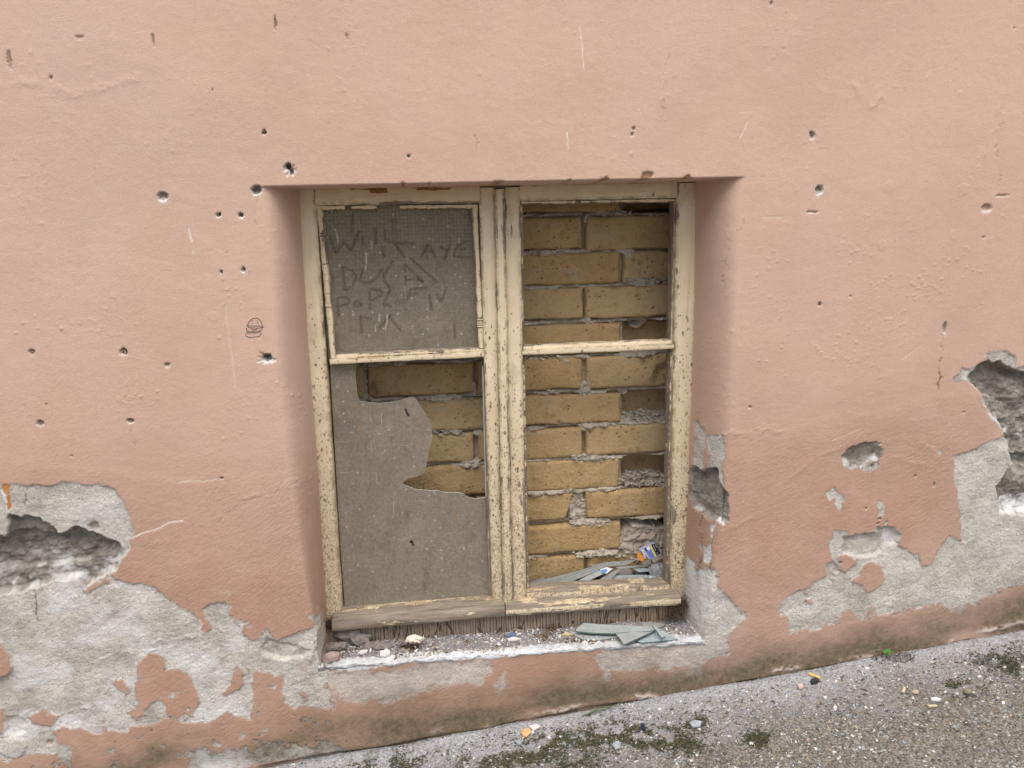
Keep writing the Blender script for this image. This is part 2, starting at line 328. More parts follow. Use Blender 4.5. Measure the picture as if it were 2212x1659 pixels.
    J5 = [(196, 1010), (240, 1040), (258, 1110), (268, 1150), (292, 1088), (340, 1110), (390, 1160), (430, 1250), (520, 1340), (565, 1400), (520, 1450), (470, 1500), (440, 1640), (300, 1700), (200, 1600), (150, 1500)]
    for j in (J1, J2, J3, J4): bare = np.maximum(bare, mask(zp(ZJ, j)))
    j5 = np.maximum(mask(zp(ZJ, J5)) * (U < P(1590, 1300)[0]), smask(zp(ZJ, J5), .006)); bare = np.maximum(bare, j5)
    lime = np.maximum(lime, np.maximum(mask(zp(ZJ, J3)), mask(zp(ZJ, J4))) * .9)
    lime = np.maximum(lime, mask(zp(ZJ, [(196, 1010), (240, 1040), (258, 1110), (300, 1100), (335, 1140), (320, 1400), (290, 1500), (250, 1500), (215, 1250)])) * sstep(-.35, .2, fbm(U * 60, V * 12, 3, 21)) * .9)
    # below the sill: worn patches and the limed rim
    rimp = zp(ZD, [(-10, 255), (300, 228), (500, 195), (640, 180), (830, 148), (1150, 112), (1500, 85), (1700, 82), (2212, 95), (2330, 95), (2330, 120), (2212, 126), (1880, 126), (1800, 136), (1500, 157), (1300, 176), (1050, 192), (900, 216), (620, 232), (450, 252), (200, 290), (-10, 305)])
    lime = np.maximum(lime, mask(rimp))
    worn = [([(0, 300), (600, 250), (1000, 215), (1060, 290), (980, 350), (870, 385), (800, 370), (700, 385), (560, 450), (450, 475), (250, 490), (100, 440), (40, 400)], .75), ([(1090, 405), (1120, 310), (1160, 400)], .8),
            ([(1690, 200), (1800, 120), (2300, 115), (2350, 300), (2212, 270), (1990, 285), (1800, 292), (1795, 350), (1745, 352), (1725, 260)], .8), ([(2100, 270), (2330, 250), (2330, 330), (2200, 300)], .5)]
    for pl, s_ in worn: bare = np.maximum(bare, smask(zp(ZD, pl), .012) * s_)
    for isl in ([(300, 270), (420, 245), (560, 230), (560, 265), (430, 290), (330, 295)],): bare *= 1 - smask(zp(ZD, isl), .006)
    # lintel chips
    for (cx, cy, a_, b_) in ((1075, 396, 14, 6), (1232, 392, 9, 4), (1305, 388, 10, 5), (1398, 379, 13, 10), (925, 398, 8, 5), (870, 400, 7, 5), (1485, 383, 9, 4)):
        q = P(cx, cy); e = np.sqrt(((u - q[0]) / (a_ * .00095)) ** 2 + ((v - q[2]) / (b_ * .00095)) ** 2); mk = np.clip((1.1 - e) * 3, 0, 1)
        orange = np.maximum(orange, mk * .35); dark = np.maximum(dark, mk * .45); H -= mk * .004
    # --- ground line: pale lip, gap, dirt
    s = V - (np.interp(U, bp[:, 0], bp[:, 2]) + np.where(U < bp[0, 0], (U - bp[0, 0]) * G1, np.where(U > bp[-1, 0], (U - bp[-1, 0]) * G1, 0)))
    lipn = fbm(U * 7, U * 0 + .3, 3, 23)
    lip = np.exp(-((s + w1y * 1.2 - .008 - .012 * (lipn + .4)) / .0065) ** 2) * sstep(-.05, .35, fbm(U * 9, V * 4, 3, 24)) * sstep(-.35, .1, fbm(U * 60, V * 70, 3, 25))
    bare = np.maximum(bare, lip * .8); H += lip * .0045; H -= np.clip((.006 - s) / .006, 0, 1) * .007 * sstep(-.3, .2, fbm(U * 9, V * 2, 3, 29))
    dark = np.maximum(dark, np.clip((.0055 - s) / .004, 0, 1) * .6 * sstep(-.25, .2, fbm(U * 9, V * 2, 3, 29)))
    gr = sstep(.15, .015, s + fbm(U * 6, V * 9, 4, 26) * .075) * sstep(-.35, .3, fbm(U * 3.3, V * 8, 3, 27) + .22 + .12 * sstep(-.1, .5, U))
    grime = np.maximum(grime, gr * (1 - lip))
    grime = np.maximum(grime, sstep(.1, .5, fbm(U * 2.3, V * 9, 4, 28)) * sstep(.30, .05, s) * .22)
    # worn-through spots in the lower paint, paint remains on the bare plaster
    zone = sstep(.30, .16, V - ground_z(U) * 1.0) * (U < P(720, 1500)[0] + .02) + sstep(.04, .0, np.abs(poly_sd(u, v, W(B), .08)))
    wn = fbm(U * 26, V * 34, 4, 130, .62); zl_ = np.clip(zone, 0, 1)
    bare = np.maximum(bare, sstep(.30, .36, wn) * zl_ * .9); bare *= 1 - sstep(.33, .40, fbm(U * 24 + 7, V * 30, 4, 133, .62)) * zl_ * .85 * (poly_sd(u, v, W(B), .08) > -.06)
    skins = [zp(ZB, q) for q in ([(620, 430), (700, 395), (780, 380), (830, 350), (900, 370), (1000, 365), (1040, 335), (1150, 325), (1280, 320)], [(830, 345), (1000, 290), (1150, 260), (1340, 235)], [(170, 775), (230, 735), (300, 705), (330, 715)], [(400, 775), (500, 735), (560, 715), (625, 685)],
                                 [(1340, 120), (1345, 240), (1370, 330), (1360, 390)], [(40, 915), (130, 905), (180, 850)], [(1380, 330), (1450, 310), (1560, 325)], [(560, 720), (700, 740), (780, 735), (770, 700)])]
    for i, sk in enumerate(skins):
        dd = line_d(u + w1x, v + w1y, W(sk)); md = sstep(-.35, .25, fbm(U * 30, V * 30, 2, 150 + i)); H += np.exp(-(dd / .0026) ** 2) * .0014 * md; lime = np.maximum(lime, np.exp(-(dd / .0022) ** 2) * .7 * md)
    lower_skin = smask(zp(ZB, [(500, 0), (1170, 0), (1340, 120), (1350, 230), (1000, 290), (800, 380), (600, 420), (300, 330), (420, 150)]), .02); H += lower_skin * .0018 * (bare > .5)
    lime = np.maximum(lime, bare * sstep(-.05, .40, fbm(U * 9, V * 14, 4, 135, .6)) * .72 * (U < P(560, 1500)[0]) * (V < P(0, 1200)[2]))
    # pale broken edge of the paint film, its highlight put into the colour
    gb = np.abs(np.gradient(bare, axis=0)) + np.abs(np.gradient(bare, axis=1)); lime = np.maximum(lime, np.clip(gb * .55, 0, .55) * sstep(-.1, .3, fbm(U * 30, V * 30, 2, 136)))
    # --- height of the missing paint, plaster grain
    edge_lift = np.zeros_like(U)
    H -= bare * .0028
    H += bare * (fbm(U * 115, V * 120, 2, 33, .7) * .00095 + fbm(U * 45, V * 50, 2, 32) * .0006 + fbm(U * 16, V * 19, 3, 34) * .0024)
    crk = np.abs(fbm(U * 9 + 3, V * 7, 3, 35)); H -= bare * np.clip(.012 - crk, 0, 1) * .07
    # --- fallen plaster: rubble shows
    def cavity(poly, depth, edge=.010, rough=.006, lit_lime=.5, bottom=True):
        nonlocal H, cav, lime, bare
        sd = poly_sd(u, v, W(poly)); ins = np.clip(-sd / .0015, 0, 1)
        up = np.clip(poly_sd(u, v + .010, W(poly)) / .012, 0, 1)       # close under an upper rim: steep
        prof_ = np.clip(-sd / edge, 0, 1) ** .55
        rgh = fbm(U * 48, V * 60, 4, 37, .72); big = fbm(U * 11, V * 17, 2, 41)
        H -= ins * np.maximum(0, prof_ * depth * (1 + .5 * big) - rgh * rough * prof_)
        cav = np.maximum(cav, np.clip(-sd / .0012, 0, 1))
        low = np.clip(poly_sd(u, v - lit_lime * .03, W(poly)) / .004 + .5, 0, 1) * ins
        lime = np.maximum(lime, low * sstep(-.1, .35, fbm(U * 40, V * 40, 3, 43)) * .85)  # lime along the lower edge, its lit white put into the colour
        return ins, sd
    cA = zp(ZA, [(-400, 700), (-20, 770), (40, 770), (75, 690), (80, 545), (210, 575), (270, 545), (390, 580), (440, 625), (500, 645), (590, 720), (640, 715), (700, 655), (760, 660), (860, 690), (960, 735), (1060, 790), (1150, 800), (1190, 840), (1230, 900), (1190, 990), (1150, 1075), (1060, 1120), (870, 1235), (820, 1250), (780, 1200), (540, 1195), (300, 1290), (0, 1350), (-400, 1400)])
    cavity(cA, .020, .009, .006, .9)
    cA2 = zp(ZA, [(-400, 760), (60, 740), (150, 715), (300, 712), (420, 745), (640, 770), (760, 735), (830, 790), (900, 840), (1060, 830), (1110, 860), (1000, 950), (880, 1010), (500, 1080), (-400, 1150)])
    cavity(cA2, .014, .008, .006, .1)
    cR = zp(ZC, [(215, 300), (270, 240), (330, 165), (400, 150), (440, 165), (490, 150), (560, 190), (640, 230), (760, 265), (1300, 400), (1300, 1500), (721, 1540), (490, 1530), (500, 1480), (490, 1430), (480, 1350), (470, 1290), (520, 1210), (580, 1140), (625, 1090), (590, 980), (580, 920), (540, 830), (510, 740), (440, 650), (370, 560), (325, 440), (290, 390), (215, 312)])
    cavity(cR, .026, .010, .008, .8)
    gapR = zp(ZC, [(590, 985), (700, 1010), (1300, 1030), (1300, 1130), (700, 1130), (630, 1100)]); sdg = poly_sd(u, v, W(gapR)); H -= np.clip(-sdg / .008, 0, 1) * .016
    blk = zp(ZC, [(560, 1170), (700, 1150), (1300, 1160), (1300, 1375), (600, 1372)]); sdb = poly_sd(u, v, W(blk)); H += np.clip(-sdb / .01, 0, 1) * .008
    lime = np.maximum(lime, mask(zp(ZC, [(590, 1385), (1300, 1380), (1300, 1520), (500, 1530), (500, 1470)])) * sstep(-.35, .1, fbm(U * 35, V * 35, 4, 44)))
    lime = np.maximum(lime, mask(zp(ZC, [(580, 780), (700, 760), (900, 800), (900, 960), (600, 950)])) * sstep(.0, .45, fbm(U * 45, V * 45, 4, 45)) * .8)
    stn = zp(ZC, [(540, 270), (760, 280), (760, 640), (600, 560), (530, 400)]); H += np.clip(-poly_sd(u, v, W(stn)) / .015, 0, 1) * .007
    cH = zp(ZR, [(560, 380), (600, 350), (610, 333), (700, 295), (790, 283), (815, 272), (830, 320), (865, 350), (840, 400), (790, 440), (700, 475), (620, 490), (580, 455), (565, 420)])
    cavity(cH, .012, .020, .0025, .7)
    cK = zp(ZR, [(570, 940), (700, 930), (790, 910), (810, 875), (930, 885), (970, 930), (960, 1000), (850, 1020), (810, 1080), (720, 1090), (600, 1070), (560, 1040), (580, 990)])
    sdk = poly_sd(u, v, W(cK)); ik = np.clip(-sdk / .012, 0, 1); H -= np.clip(-sdk / .006, 0, 1) ** .6 * .0075 * (1.1 + .6 * fbm(U * 25, V * 25, 2, 46)); bare = np.maximum(bare, np.clip(-sdk / .001, 0, 1))
    lime = np.maximum(lime, mask(zp(ZR, [(870, 900), (940, 890), (965, 940), (940, 1000), (870, 1000)])) * .7)
    cJ = zp(ZJ, [(205, 480), (240, 420), (300, 460), (330, 430), (400, 440), (410, 540), (440, 570), (470, 610), (480, 720), (475, 780), (440, 810), (300, 750), (225, 690), (205, 620)])
    cavity(cJ, .016, .010, .006, .25)
    c4 = zp(ZR, [(455, 1150), (500, 1105), (530, 1140), (560, 1180), (520, 1200), (500, 1290), (470, 1240), (450, 1210)]); H -= np.clip(-poly_sd(u, v, W(c4)) / .004, 0, 1) * .005
    rb = zp(ZB, [(30, 790), (110, 780), (180, 840), (170, 900), (90, 930), (30, 900)]); H -= np.clip(-poly_sd(u, v, W(rb)) / .006, 0, 1) * .006
    rb2 = zp(ZB, [(1740, 320), (1800, 250), (1870, 280), (2000, 300), (2100, 340), (2050, 400), (1900, 420), (1760, 380)]); H -= np.clip(-poly_sd(u, v, W(rb2)) / .008, 0, 1) * .006 * (1 + fbm(U * 40, V * 40, 3, 47))
    # loose skin of paint over the left jamb corner
    skin = W(zp(ZB, [(2140, 60), (2150, 150), (2125, 300), (2100, 400)])); H += np.exp(-(line_d(u, v, skin) / .004) ** 2) * .004
    # --- cracks
    for pl, d_ in (([(1640, 1370 - 540), (1630, 830)], 0), ):
        pass
    cracks = [[(2031, 775), (2029, 800), (2034, 815), (2026, 830), (2027, 845)], zp(ZJ, [(295, 745), (292, 780), (275, 820)]), zp(ZJ, [(295, 890), (300, 960), (293, 1040), (270, 1130), (262, 1160)]), zp(ZJ, [(365, 900), (362, 930)]), zp(ZJ, [(350, 1065), (352, 1110)]), zp(ZJ, [(240, 420), (236, 500), (222, 560)]),
              zp(ZB, [(240, -60), (235, 60), (250, 150)]), zp(ZB, [(2150, 90), (2165, 150), (2150, 240), (2115, 300)]),  zp(ZA, [(245, 330), (255, 400), (240, 420), (262, 540)])]
    for ck in cracks:
        dd = line_d(u, v, W(ck)); kk = np.exp(-(dd / .0012) ** 2) * sstep(-.5, 0, fbm(U * 60, V * 60, 2, 140)); H -= kk * .003; dark = np.maximum(dark, kk * .7)
    for ck in ([(553, 425), (551, 482)], [(283, 918), (286, 940), (288, 968)], [(2036, 722), (2033, 750), (2030, 775)], [(2158, 262), (2150, 320), (2162, 372), (2150, 420)], [(1440, 120), (1432, 225)], [(1030, 250), (1032, 330)], [(1610, 470), (1570, 540), (1562, 640)], [(655, 1030), (600, 1062), (520, 1085), (470, 1130)]):
        dd = line_d(u + w1x, v, W(ck)); kk = np.exp(-(dd / .0010) ** 2) * sstep(-.25, .2, fbm(U * 50, V * 50, 2, 141)); H -= kk * .0009; dark = np.maximum(dark, kk * .28)
    # --- drilled holes and knocks: (x, y, radius x, radius y, depth, bare collar, lit white below put into the colour)
    holes = [(570, 286, 4, 5, .010, .3, .2), (622, 358, 6, 6, .016, .9, .2), (629, 372, 5, 5, .012, .9, 0), (554, 410, 11, 9, .016, .5, .5), (350, 424, 10, 9, .008, .8, .9), (471, 463, 5, 5, .014, .4, .9), (520, 465, 5, 5, .014, .4, .8), (478, 587, 3.5, 3.5, .014, .7, .7), (525, 583, 4, 5, .012, .8, .8),
             (69, 761, 6, 6, .008, .3, .1), (267, 760, 7, 8, .010, .4, .2), (88, 914, 7, 6, .008, .3, .2), (282, 909, 6, 5.5, .010, .3, .3), (362, 788, 5, 4, .006, .3, .7), (577, 773, 10, 9, .016, .7, .9), (883, 336, 3, 3, .008, .3, .3), (1368, 278, 4, 4, .004, .3, .3), (1366, 290, 4, 4, .004, .4, .2),
             (1755, 292, 6, 8, .007, .7, .5), (1771, 410, 9, 10, .008, .8, .7), (1772, 657, 3.5, 4.5, .012, .2, .3), (2041, 708, 5, 15, .005, .8, .3), (2131, 449, 13, 9, .005, .2, .5), (458, 195, 2, 3, .003, .2, .2), (20, 130, 4, 18, .004, .5, .1), (331, 88, 2.5, 13, .0035, .4, .1), (595, 50, 2.5, 15, .0035, .4, .1), (750, 78, 2, 7, .002, .3, .1),
             (172, 80, 9, 3, .002, .2, .2), (109, 168, 3, 4, .004, .4, .3), (1665, 8, 3, 5, .004, .5, .2), (1757, 458, 15, 2.5, .003, .1, .5), (2165, 422, 18, 2.5, .003, .1, .5), (2125, 512, 4, 3, .003, .2, .4), (1885, 1008, 5, 4, .003, .7, .2), (2017, 1047, 4, 8, .003, .8, .1), (1978, 1028, 3, 3, .003, .3, .4), (2110, 972, 3, 3, .003, .4, .4), (478, 1034, 4, 2, .005, .2, .3),
             (1902, 958, 3, 3, .004, .4, .3), (1896, 1130, 3, 3, .008, .1, 0), (1899, 1121, 4, 2.5, .008, .1, 0), (201, 1138, 11, 11, .005, .9, .2), (98, 1133, 9, 3, .003, .9, .1), (1815, 1215, 4, 3, .004, .3, .1), (1870, 1098, 4, 3, .004, .3, .2), (1822, 1195, 2.5, 2.5, .006, .1, 0), (107, 1605, 8, 6, .003, .6, .2), (100, 873, 3, 3, .002, .3, .1), (155, 985, 4, 3, .002, .3, .3),
             (2140, 832, 3, 3, .003, .6, .2), (2082, 890, 3, 3, .003, .1, .5), (2192, 60, 3, 3, .002, .1, .2), (1240, 705, 2, 2, .002, .1, .1), (1838, 640, 3, 3, .002, 0, .3), (2110, 975, 2, 2, .002, .3, .3), (490, 545, 3, 2, .002, .1, .3), (1620, 880, 4, 3, .003, 0, .4), (1850, 1005, 5, 4, .003, .6, .4)]
    wu, wv = U + fbm(U * 120, V * 120, 3, 51, .7) * .0034, V + fbm(U * 120, V * 120, 3, 52, .7) * .0034
    for (hx, hy, a_, b_, dp, cb, lb) in holes:
        q = P(hx, hy); sel = (np.abs(U - q[0]) < .035) & (np.abs(V - q[2]) < .035)
        x_, y_ = wu[sel] - q[0], wv[sel] - q[2]; s_ = .00092
        e = np.sqrt((x_ / (a_ * s_)) ** 2 + (y_ / (b_ * s_)) ** 2)
        mk = np.clip((1.08 - e) * 3.2, 0, 1)
        H[sel] -= mk * dp * (1 - .45 * np.clip(-y_ / (b_ * s_), 0, 1)); deep = min(1, max(0, (dp - .003) / .006)); cav[sel] = np.maximum(cav[sel], mk * min(1, .5 + cb) * deep); dark[sel] = np.maximum(dark[sel], mk * .38 * (1 - deep)); orange[sel] = np.maximum(orange[sel], mk * .22 * (1 - deep))
        e2 = np.sqrt((x_ / (a_ * s_ * 1.5)) ** 2 + (y_ / (b_ * s_ * 1.5)) ** 2)
        ring = np.clip((1.05 - e2) * 4, 0, 1) * (1 - mk); bare[sel] = np.maximum(bare[sel], ring * cb * .6); H[sel] -= ring * .0008 * cb
        ex_ = (x_) / (a_ * s_ * 1.15); ey_ = (y_ + b_ * s_ * .85) / (b_ * s_ * .75)
        lit_lip = np.clip((1 - np.sqrt(ex_ ** 2 + ey_ ** 2)) * 3.5, 0, 1); lime[sel] = np.maximum(lime[sel], lit_lip * lb * .55); white[sel] = np.maximum(white[sel], lit_lip * lb * .25)  # lit lower lip of the hole, whitened in the colour
    # star of the big knock and of the drilled pair: lower rays painted lit, others shaded
    for (hx, hy, R_, nn) in ((577, 774, 20, 9), (626, 366, 17, 12)):
        for i in range(nn):
            an = rnd.uniform(0, 6.28); L_ = R_ * rnd.uniform(.7, 1.15); q = W([(hx, hy), (hx + L_ * math.cos(an), hy + L_ * .8 * math.sin(an))])
            kk = np.exp(-(line_d(U, V, q) / .0016) ** 2); H -= kk * .0022; low = math.sin(an) > .2
            if low: lime = np.maximum(lime, kk * .9)
            else: dark = np.maximum(dark, kk * .45)
    # scratches that show white
    for (pl, w_, s_) in (([(1253, 55), (1258, 110), (1261, 152)], .0009, .6), ([(1224, 285), (1227, 322)], .0009, .9), ([(1614, 262), (1607, 280), (1599, 296)], .0016, .35), ([(407, 495), (411, 512), (413, 522)], .0011, .9), ([(416, 540), (419, 548)], .0009, .7), ([(487, 660), (494, 720), (503, 780), (507, 835)], .0016, .18),
                         ([(385, 1043), (410, 1038), (440, 1040), (468, 1035)], .0011, .45), (zp(ZA, [(1300, 770), (1420, 720), (1560, 680), (1660, 620), (1800, 600)]), .0014, .75), ([(1437, 62), (1440, 120)], .001, .1), ([(1800, 950), (1860, 925)], .001, .3), ([(1650, 470), (1690, 468)], .0012, .2), ([(1950, 775), (1990, 745)], .0014, .15)):
        dd = line_d(U + w1x * .3, V + w1y * .3, W(pl)); kk = np.exp(-(dd / w_) ** 2); white = np.maximum(white, kk * s_); H -= kk * .0007
    # blobs and grit under the paint
    for (bx, by, n_, sx, sy) in ((1980, 620, 70, 60, 30), (1840, 540, 24, 26, 18), (1810, 760, 22, 60, 40), (1905, 700, 20, 60, 40), (130, 700, 26, 90, 22), (280, 860, 24, 60, 20), (520, 640, 16, 60, 60), (1650, 560, 18, 40, 70), (2080, 560, 22, 70, 60), (640, 900, 16, 26, 110), (1760, 980, 14, 120, 60), (1690, 720, 18, 70, 70), (560, 880, 14, 60, 60)):
        for i in range(n_):
            q = P(rnd.gauss(bx, sx * .6), rnd.gauss(by, sy * .6)); rr = rnd.uniform(.0012, .0030); sel = (np.abs(U - q[0]) < .012) & (np.abs(V - q[2]) < .012)
            H[sel] += np.exp(-(((U[sel] - q[0]) / rr) ** 2 + ((V[sel] - q[2]) / (rr * .8)) ** 2)) * rnd.uniform(.0006, .0016)
    for (bx, by, rr) in ((1920, 405, .015), (2080, 410, .015), (1906, 530, .012), (462, 685, .012), (1578, 505, .013), (2060, 510, .014), (2140, 520, .007)):
        q = P(bx, by); e = np.sqrt((U - q[0]) ** 2 + (V - q[2]) ** 2) + w1x * .8; H += sstep(rr, rr * .7, e) * .00045
    # orange under-paint
    orange = np.maximum(orange, mask(zp(ZA, [(10, 240), (60, 205), (100, 240), (105, 300), (95, 470), (75, 500), (55, 440), (70, 350), (20, 300)]), .001))
    white = np.maximum(white, mask(zp(ZA, [(-20, 290), (20, 280), (60, 330), (65, 380), (50, 450), (75, 500), (60, 500), (40, 400), (10, 320)]), .001))
    orange = np.maximum(orange, mask(zp(ZD, [(40, 280), (110, 282), (105, 292), (40, 292)])) * .7)
    # jamb foot and sill ends stay out of the paint step
    H = np.clip(H, -.06, .02)
    Hx = H * np.clip(nx / nl, -1, 1); Hy = -H / nl
    lim = np.where(D0 > .10, .35, 1)
    verts = np.stack([X + Hx * lim, D0 + Hy, Z], -1).reshape(-1, 3)
    faces = grid_faces(n, k)
    hid = (opening & (((X < XC) & (tl > 1.02)) | ((X >= XC) & (tr > 1.02)))).ravel()
    shelf = (Zr <= zs + .004).ravel(); faces = faces[~(hid[faces].all(1) | (hid[faces].any(1) & shelf[faces].all(1)))]
    used = np.zeros(n * k, bool); used[faces.ravel()] = True; idx = np.cumsum(used) - 1
    o = new_mesh('plaster_wall', verts[used], idx[faces], M_WALL, smooth=True)
    bare = np.clip(bare, 0, 1)
    lay = np.stack([bare, cav, lime, grime], -1).reshape(-1, 4)[used]; mk = np.stack([tone, white, orange, dark], -1).reshape(-1, 4)[used]
    set_attr(o, 'layers', np.clip(lay, 0, 1)); set_attr(o, 'marks', np.clip(mk, 0, 1))
    tag(o, 'salmon pink rendered house wall with peeling paint around the cellar window', 'wall')
    # surface lookup for things fixed to the wall
    def face_y(px, py):
        q = P(px, py); i = np.argmin(np.abs(xs - q[0])); j = np.argmin(np.abs(Z[:, i] - q[2])); return D0[j, i] - H[j, i]
    return o, face_y
WALL, face_y = build_wall()
WALL['_o'] = [0.0, 0.0, 0.0]

# ------------------------------------------------------------------ masonry behind the wall face (added to stop light leaking into the reveal from behind)
def box(a, b):
    (x0, y0, z0), (x1, y1, z1) = a, b
    v = [(x0, y0, z0), (x1, y0, z0), (x1, y1, z0), (x0, y1, z0), (x0, y0, z1), (x1, y0, z1), (x1, y1, z1), (x0, y1, z1)]
    return v, [(0, 1, 5, 4), (1, 2, 6, 5), (2, 3, 7, 6), (3, 0, 4, 7), (4, 5, 6, 7), (3, 2, 1, 0)]
M_CORE = simple('rough_core', (.20, .16, .11), .95, .3, 30, .002, 120)
XL, XR = P(650, 420, YF)[0], P(1500, 400, YF)[0]
ZT = float(z_lintel(XC))
LEDGE = P(1295, 1276, .17)[2] - .012          # inner ledge the rubbish lies on
YB = .245
for nm, a, b in (('inner_reveal', (XL - .35, .185, .05), (XL - .006, .56, ZT + .3)), ('inner_reveal', (XR + .008, .185, .05), (XR + .4, .56, ZT + .3)), ('inner_lintel', (XL - .006, .185, ZT + .004), (XR + .008, .56, ZT + .3)),
                 ('inner_ledge', (XL - .006, .165, .05), (XR + .008, .56, LEDGE)), ('back_masonry', (XL - .35, .56, .05), (XR + .4, .60, ZT + .3))):
    v, f = box(a, b); new_mesh(nm, v, f, M_CORE, WALL)

# ------------------------------------------------------------------ window sill with its dirt
M_SILL = None
def sill_material():
    m = MT('dusty_sill')
    lime, dirt, moss, _ = m.attr('layers')
    n = m.noise(70, 6, .7); v = m.voro(230, out='Color'); vd = m.voro(230)
    base = m.mix(m.rng(n, .3, .7), (.145, .130, .125), (.27, .25, .25))
    sc = m.n('SeparateColor', {0: v})
    fl = m.math('MULTIPLY', m.math('GREATER_THAN', sc.outputs[0], .80), m.rng(vd, .45, .3))
    base = m.mix(m.math('MULTIPLY', fl, .8), base, (.70, .67, .63))
    base = m.mix(m.math('MULTIPLY', dirt, m.rng(m.noise(35, 4), .4, .6)), base, (.085, .062, .042))
    col = m.mix(m.math('MULTIPLY', lime, m.rng(m.noise(90, 5, .7), .22, .42, .3, 1)), base, m.mix(m.rng(m.noise(28, 6, .7), .4, .62), (.44, .43, .44), (.66, .665, .68)))
    return m.finish(col, .92, m.bump(m.noise(260, 4, .7), .0016), .2)
def sill_z(x, y):
    zi = P(1106, 1366, .105)[2] + (np.asarray(x) - P(1106, 1366, .105)[0]) * ((P(1455, 1336, .105)[2] - P(799, 1382, .105)[2]) / (P(1455, 1336, .105)[0] - P(799, 1382, .105)[0]))
    return z_sill(x) + (zi - z_sill(x)) * np.clip(np.asarray(y) / .105, 0, 1.4)
def build_sill():
    xa, xb = P(690, 1430)[0], P(1520, 1390)[0]
    xs = np.arange(xa - .004, xb + .004, .0022); s = np.concatenate([np.arange(-.014, 0, .0014), np.arange(0, .20, .0022)])
    X, Sg = np.meshgrid(xs, s)
    Y = np.where(Sg < 0, -.0025 + np.clip((-.006 - Sg) / .008, 0, 1) * .006, Sg - .0025); 
    Z = np.where(Sg < 0, z_sill(X) + Sg + .0025, sill_z(X, Y) + .0025)
    r = np.where(Sg < 0, .3, 1)
    Z = Z + r * (fbm(X * 12, Y * 12, 3, 61) * .004 + fbm(X * 60, Y * 60, 3, 62) * .0022 + np.clip(perlin(X * 110, Y * 110, 63) - .15, 0, 1) * .006)
    Z += sstep(.03, .09, Y) * sstep(.25, .5, fbm(X * 9, Y * 9 + 5, 2, 66)) * .006
    Yn = Y + np.where(Sg < .006, fbm(X * 26, Sg * 40, 4, 64, .6) * .0075, 0); Z = Z + sstep(.022, .004, Sg) * (fbm(X * 24, X * 0 + .4, 4, 69, .6) * .0055 - .0015)
    lime = sstep(.030, .018, Y + fbm(X * 22, Y * 22, 3, 65) * .020) * np.where(X > .30, .75, 1) * (1 - .75 * sstep(P(760, 1430)[0], P(700, 1430)[0], X))
    dirt = sstep(.3, -.1, fbm(X * 10, Y * 14, 3, 67)) * .6 * sstep(P(1000, 1400)[0], P(720, 1400)[0], X) + .35 * sstep(.0, .4, fbm(X * 7, Y * 7, 3, 68))
    o = new_mesh('window_sill', np.stack([X, Yn, Z], -1).reshape(-1, 3), grid_faces(*X.shape), sill_material(), WALL, smooth=True)
    set_attr(o, 'layers', np.stack([lime, np.clip(dirt, 0, 1), lime * 0, lime * 0 + 1], -1).reshape(-1, 4))
build_sill()

# ------------------------------------------------------------------ ground
def ground_material():
    m = MT('worn_gravel_asphalt')
    dust, moss, wet, _ = m.attr('layers')
    warp = m.n('VectorMath', {0: m.pos, 1: m.n('TexNoise', {'Vector': m.pos, 'Scale': 90.0, 'Detail': 2.0}).outputs['Color']}, operation='MULTIPLY_ADD')
    warp.inputs[2].default_value = (0, 0, 0)
    sh = m.n('VectorMath', {0: m.n('TexNoise', {'Vector': m.pos, 'Scale': 120.0, 'Detail': 2.0}).outputs['Color']}, operation='SCALE'); sh.inputs[3].default_value = .006
    wv = m.n('VectorMath', {0: m.pos, 1: sh.outputs[0]}, operation='ADD').outputs[0]
    c1 = m.voro(150, wv, out='Color'); d1 = m.voro(150, wv); s1 = m.n('SeparateColor', {0: c1})
    c2 = m.voro(330, wv, out='Color'); s2 = m.n('SeparateColor', {0: c2})
    n = m.noise(9, 5, .6)
    peb = m.n('ValToRGB', {0: s1.outputs[0]}); cr_ = peb.color_ramp; cr_.interpolation = 'CONSTANT'
    cols = [(0, (.090, .078, .062)), (.22, (.16, .145, .125)), (.42, (.215, .19, .155)), (.58, (.13, .125, .125)), (.70, (.29, .26, .215)), (.82, (.25, .195, .125)), (.90, (.40, .37, .33)), (.965, (.62, .59, .54))]
    while len(cr_.elements) < len(cols): cr_.elements.new(.5)
    for e, (p, c) in zip(cr_.elements, cols): e.position = p; e.color = (*c, 1)
    fine = m.mix(m.rng(s2.outputs[1], .1, .9), (.085, .076, .065), (.26, .24, .215))
    col = m.mix(m.rng(d1, .30, .52), peb.outputs[0], fine)
    col = m.mix(m.rng(n, .35, .7, 0, .35), col, (.13, .115, .092))
    dcol = m.mix(m.rng(m.noise(160, 4, .7), .3, .7), (.27, .265, .28), (.42, .415, .43))
    col = m.mix(m.math('MULTIPLY', dust, m.rng(m.noise(40, 5, .7), .25, .6, .25, .9)), col, dcol)
    col = m.mix(m.math('MULTIPLY', moss, m.rng(m.noise(120, 4, .7), .35, .55)), col, (.045, .048, .026))
    h = m.math('ADD', m.math('MULTIPLY', m.rng(d1, 0, .5, 1, 0), 1.0), m.math('MULTIPLY', m.noise(300, 3, .6), .6))
    return m.finish(col, .85, m.bump(h, .0030), .3)
def moss_field(x, y):
    c = np.zeros_like(x)
    for (px, py, r) in MOSS:
        q = PN(px, py, (0, 0, G0), np.array([-G1, 0, 1.0])); c = np.maximum(c, np.exp(-(((x - q[0]) / r) ** 2 + ((y - q[1]) / (r * .8)) ** 2)))
    return c
